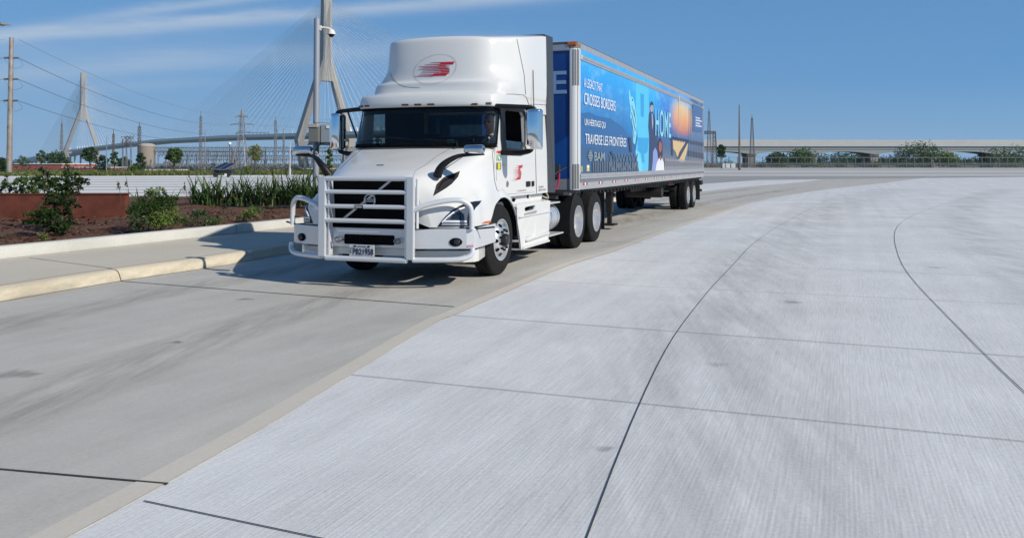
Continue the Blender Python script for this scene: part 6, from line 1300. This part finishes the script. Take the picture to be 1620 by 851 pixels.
# lower right scene
pr([ZZ([(572, 570), (668, 585), (660, 640), (640, 705), (612, 690), (596, 640), (580, 620)])], sr(208, 180, 128), 'pale_arch')
pr([ZZ([(600, 690), (612, 690), (660, 600), (668, 585), (655, 582), (618, 640)]), ZZ([(572, 560), (580, 560), (584, 660), (572, 660)])], sr(52, 60, 84), 'dark_beam')
dk_, lt_, pk = [], [], []
for k in range(21):
    x = 566+k*9.1; y0 = 552+k*1.8; dk_.append(ZZ([(x, y0), (x+5, y0+.5), (x+5, y0+22), (x, y0+21)])); 
    if k > 10: dk_.append(ZZ([(x, y0+60), (x+5, y0+60), (x+5, y0+92), (x, y0+92)])); lt_.append(ZZ([(x+6, y0-180), (x+7.6, y0-180), (x+7.6, y0+120), (x+6, y0+120)]))
pr(dk_, sr(34, 42, 68), 'dark_pattern'); pr(lt_, sr(140, 150, 170), 'pale_column')
for k in range(24):
    x = 536+k*9; y0 = 668+k*.9; y1 = 757-k*.62; pk.append(ZZ([(x, y0+12), (x+3.6, y0), (x+7.2, y0+12), (x+7.2, y1), (x, y1)]))
pr(pk, sr(150, 152, 158), 'picket_row'); pr([[Zp_(0, 0)] and ZZ([(536+k*9+2, 690+k*.6), (536+k*9+5.2, 690+k*.6), (536+k*9+5.2, 722-k*.2), (536+k*9+2, 722-k*.2)]) for k in range(24)], sr(92, 98, 118), 'picket_pattern')
pr([ZZ([(690, 362), (744, 382), (744, 530), (694, 525)])], sr(70, 98, 145), 'navy_panel')
xs_ = []
for k in range(6): xs_.append(ZZ([(708, 428+k*15), (742-(k % 2)*9, 436+k*14.6), (742-(k % 2)*9, 444+k*14.6), (708, 436+k*15)]))
pr(xs_[1:5], sr(200, 205, 215), 'text_block'); 
# lattice pattern lower left
X_ = []
for k in range(13):
    x = 150+k*18; y0, y1 = 655-k*.5, 752-k*1.0
    X_ += [ZZ([(x, y0), (x+3.5, y0), (x+18, y1), (x+14, y1)]), ZZ([(x+18, y0), (x+14.5, y0), (x, y1), (x+4, y1)])]
pr([q for i, q in enumerate(X_) if i % 26 >= 8], sr(96, 118, 146), 'lattice_line'); pr([ZZ([(x, 700), (x+5, 690), (x+10, 700), (x+9, 754), (x+1, 755)]) for x in range(128, 380, 13)], sr(82, 98, 118), 'figure_row')
pr([ZZ([(228, 640), (236, 636), (262, 690), (256, 700)]), ZZ([(330, 560), (345, 560), (352, 640), (340, 640)])], sr(50, 60, 84), 'dark_shape')
Lt = mat('white print', sr(225, 230, 235), .35)
for s_, y0, y1, z0, z1, sh in (('A LEGACY THAT', .38, 1.72, 3.215, 3.405, .03), ('CROSSES BORDERS', .38, 2.84, 2.86, 3.10, .03), ('UN HÉRITAGE QUI', .42, 1.98, 2.40, 2.60, 0), ('TRAVERSE LES FRONTIÈRES', .46, 3.86, 2.04, 2.31, 0)):
    text('lettering', s_, Lt, pic, (HW+.022, y0, z0), (0, 1, 0), (0, 0, 1), y1-y0, z1-z0, depth=.002, bold=0)
m = MB(); [m.bb((HW+.02, .64+.04*abs(k-3), 1.68+k*.034), (HW+.024, 1.0-.04*abs(k-3), 1.70+k*.034)) for k in range(7)]; m.build('line_emblem', mat('grey print', sr(140, 155, 165), .4), pic)
text('lettering', 'BAM', mat('grey print', sr(140, 155, 165), .4), pic, (HW+.02, 1.12, 1.69), (0, 1, 0), (0, 0, 1), .80, .19, depth=.002)
m = MB(); m.bb((HW+.002, .25, 1.46), (HW+.006, .31, 1.58)); m.bb((HW+.002, .62, 1.47), (HW+.006, .80, 1.60)); m.build('reflector_label', mat('yellow label', (.6, .5, .08), .4), TR); m = MB(); m.bb((HW+.006, .64, 1.545), (HW+.009, .78, 1.595)); m.build('label_print', Lt, TR)
# bands and rails on the side
m = MB(); m.bb((HW-.01, .19, 3.755), (HW+.016, L_, 3.865)); m.bb((HW-.01, .19, 3.800), (HW+.024, L_, 3.828)); m.build('logistic_band', T_metal, TR)
m = MB(); m.bb((HW+.0, .17, 3.77), (HW+.03, .24, 3.86)); m.build('band_end', T_white, TR)
m = MB()
for sg in (1, -1): m.bb((sg*(HW-.01), .14, 1.31), (sg*(HW+.030), L_, 1.425)); m.bb((sg*(HW-.01), .14, 1.36), (sg*(HW+.036), L_, 1.385))
m.build('rub_rail', T_metal, TR, bevel=.004)
m = MB(); m.bb((HW-.01, .14, 1.245), (HW+.012, L_, 1.31)); m.build('rail_shadow_strip', T_dark, TR)  # dark strip colours in the shadow below the rub rail
m = MB()
for sg in (1, -1): m.bb((sg*(HW-.02), .14, 1.10), (sg*(HW+.006), L_, 1.245))
m.build('lower_rail', T_grey, TR)
mr_, mw = MB(), MB()
for k in range(14): y = .35+k*1.13; mr_.bb((HW+.006, y, 1.185), (HW+.010, y+.11, 1.235)); mr_.bb((HW+.006, y+.20, 1.185), (HW+.010, y+.31, 1.235)); mw.bb((HW+.006, y+.11, 1.185), (HW+.010, y+.20, 1.235))
mr_.build('red_tape', mat('red tape', (.30, .03, .03), .4), TR); mw.build('white_tape', Lt, TR)
m = MB(); y = .5
while y < 16: m.lathe([(0, .008), (.004, .006), (.005, 0)], (HW+.006, y, 1.125), 'x', 6); y += .13
m.build('rivet', T_metal, TR)
m = MB(); m.bb((HW-.04, L_-.07, 1.10), (HW+.012, L_+.01, 4.06)); m.bb((HW+.003, 10.86, 2.45), (HW+.008, 10.92, 3.76)); m.build('rear_post', T_grey, TR)
m = MB(); m.bb((HW+.012, 10.84, 3.70), (HW+.04, 10.94, 3.88)); m.build('hinge', T_white, TR)
# rear doors
for sg in (1, -1): m = MB(); m.bb((sg*.01, L_, 1.15), (sg*1.25, L_+.05, 4.0)); m.build('rear_door', T_white, TR)
# underside
U = mat('trailer black steel', (.012, .012, .012), .6, noise=(3, .6, (.03, .025, .02)))
m = MB(); m.bb((-1.2, .1, 1.03), (1.2, L_, 1.115)); 
for k in range(50): m.bb((-1.2, .4+k*.31, .96), (1.2, .46+k*.31, 1.05))
m.build('crossmember', U, TR)
m = MB(); [m.bb((sg*.50, 10.2, .72), (sg*.62, 15.9, .98)) for sg in (1, -1)]; m.bb((-.6, 11.0, .55), (.6, 11.2, .95)); m.bb((-.9, 12.2, .7), (.9, 14.8, .8)); m.bb((-1.1, 9.9, .92), (1.15, 10.9, .98)); m.tube([(-.3, 11.5, .72), (-.3, 14.5, .72)], .12, 10); m.build('slider_frame', U, TR)
m = MB(); m.bb((.622, 7.0, .80), (.64, 12.0, .985)); m.build('slider_plate', U, TR)
m = MB(); [m.bb((.641, 7.4+k*.28, .90+.03*(k % 3)), (.645, 7.4+k*.28+.10, .93+.03*(k % 3))) for k in range(12)]; m.build('slider_hole_light', Lt, TR)  # white squares painted as daylight showing through the slider holes
for sg in (1, -1):
    m = MB(); m.bb((sg*.82, 3.72, .42), (sg*.98, 3.90, 1.0)); m.bb((sg*.85, 3.75, .14), (sg*.95, 3.87, .45)); m.tube([(sg*.9, 3.9, .9), (sg*.9, 5.2, .98)], .03, 6); m.build('landing_leg', U, TR)
    m = MB(); m.bb((sg*.74, 3.62, .10), (sg*1.06, 4.0, .14)); m.build('leg_foot', U, TR)
    m = MB(); m.bb((sg*.70, 15.55, .22), (sg*1.24, 15.58, .98)); m.build('mud_flap', U, TR)
m = MB(); m.tube([(-.9, 3.8, .7), (.9, 3.8, .7)], .03, 8); m.bb((.98, 3.78, .8), (1.05, 3.86, .9)); m.build('leg_shaft', U, TR)
m = MB(); m.bb((-1.1, L_-.05, .52), (1.22, L_+.06, .62)); m.bb((.95, L_-.05, .78), (1.22, L_+.3, .95)); [m.bb((x-.04, L_-.05, .5), (x+.04, L_+.04, 1.1)) for x in (-.7, .7)]; m.build('rear_guard', U, TR)
m = MB(); m.tube([(-.05, 9.2, .72), (1.1, 9.2, .72)], .16, 16); m.build('air_tank', U, TR, smooth=50)
m = MB(); m.ell((1.16, 10.05, 1.0), (.05, .05, .04)); m.build('side_marker', mat('red lens', (.4, .03, .02), .3), TR, smooth=60)
for y_ in (12.815, 14.05):
    m = MB(); m.tube([(-1.1, y_, .51), (1.1, y_, .51)], .08, 10); m.build('axle', U, TR)
    for sg in (1, -1): wheel(TR, y_, sg, 'dual', 1.275, .51)
# ============================================================ every far-apart piece of a part becomes a part of its own
def split_far(o):
    me = o.data; nv = len(me.vertices)
    if nv == 0 or nv > 120000: return
    par = list(range(nv))
    def find(a):
        while par[a] != a: par[a] = par[par[a]]; a = par[a]
        return a
    for p in me.polygons:
        v = p.vertices; r = find(v[0])
        for q in v[1:]:
            s_ = find(q)
            if s_ != r: par[s_] = r
    co_ = np.empty(nv*3); me.vertices.foreach_get('co', co_); co_ = co_.reshape(-1, 3); root = np.array([find(i) for i in range(nv)])
    ids = np.unique(root); k = len(ids)
    if k < 2 or k > 700: return
    lo = np.array([co_[root == i].min(0) for i in ids]); hi = np.array([co_[root == i].max(0) for i in ids]); sz = (hi-lo).max(1)
    grp = list(range(k))
    def fg(a):
        while grp[a] != a: a = grp[a]
        return a
    for i in range(k):
        gap = np.linalg.norm(np.maximum(0, np.maximum(lo[i+1:]-hi[i], lo[i]-hi[i+1:])), axis=1); th = np.maximum(.02, .5*np.maximum(sz[i], sz[i+1:]))
        for j in np.nonzero(gap <= th)[0]: a, b = fg(i), fg(i+1+int(j)); grp[b] = a
    gs = [fg(i) for i in range(k)]; ug = sorted(set(gs))
    if len(ug) < 2 or len(ug) > 100: return
    isl = {int(r): gs[n] for n, r in enumerate(ids)}; vg = np.array([isl[int(r)] for r in root]); faces = [tuple(p.vertices) for p in me.polygons]; sm = [p.use_smooth for p in me.polygons]
    base = o.name.split('.')[0]; objs_ = []
    for g_ in ug:
        idx = np.nonzero(vg == g_)[0]; mp_ = {int(a): n for n, a in enumerate(idx)}; ff = [(tuple(mp_[a] for a in f), sm[n]) for n, f in enumerate(faces) if vg[f[0]] == g_]
        m_ = bpy.data.meshes.new(base); m_.from_pydata(co_[idx].tolist(), [], [f for f, _ in ff]); m_.polygons.foreach_set('use_smooth', [s_ for _, s_ in ff])
        for mt in me.materials: m_.materials.append(mt)
        if any(s_ for _, s_ in ff): m_.set_sharp_from_angle(angle=R_(40))
        objs_.append(m_)
    o.data = objs_[0]
    for m_ in objs_[1:]:
        c = o.copy(); c.data = m_; C.objects.link(c); c.parent = o.parent
for o in [o for o in C.objects if o.type == 'MESH' and o.parent is not None and not o.get('kind')]:
    b_ = o.name.split('.')[0]
    if b_ in ('lettering', 'foliage', 'crown', 'trunk', 'stem', 'window', 'frit', 'rivet', 'crossmember', 'grille', 'body', 'intake') or (o.parent == pic): continue
    split_far(o)
# ============================================================ air
hzb = MB(); hzb.bb((-2600, -60, -7.5), (700, 2700, 262)); hz_ = bpy.data.materials.new('summer air'); hz_.use_nodes = True; n_ = hz_.node_tree; n_.nodes.clear()
vol = N(n_, 'ShaderNodeVolumePrincipled'); vol.inputs['Color'].default_value = (.58, .78, 1.0, 1); vol.inputs['Density'].default_value = .00011; vol.inputs['Anisotropy'].default_value = .0
n_.links.new(vol.outputs[0], N(n_, 'ShaderNodeOutputMaterial').inputs['Volume'])
o = hzb.build('haze', hz_); o['kind'] = 'stuff'
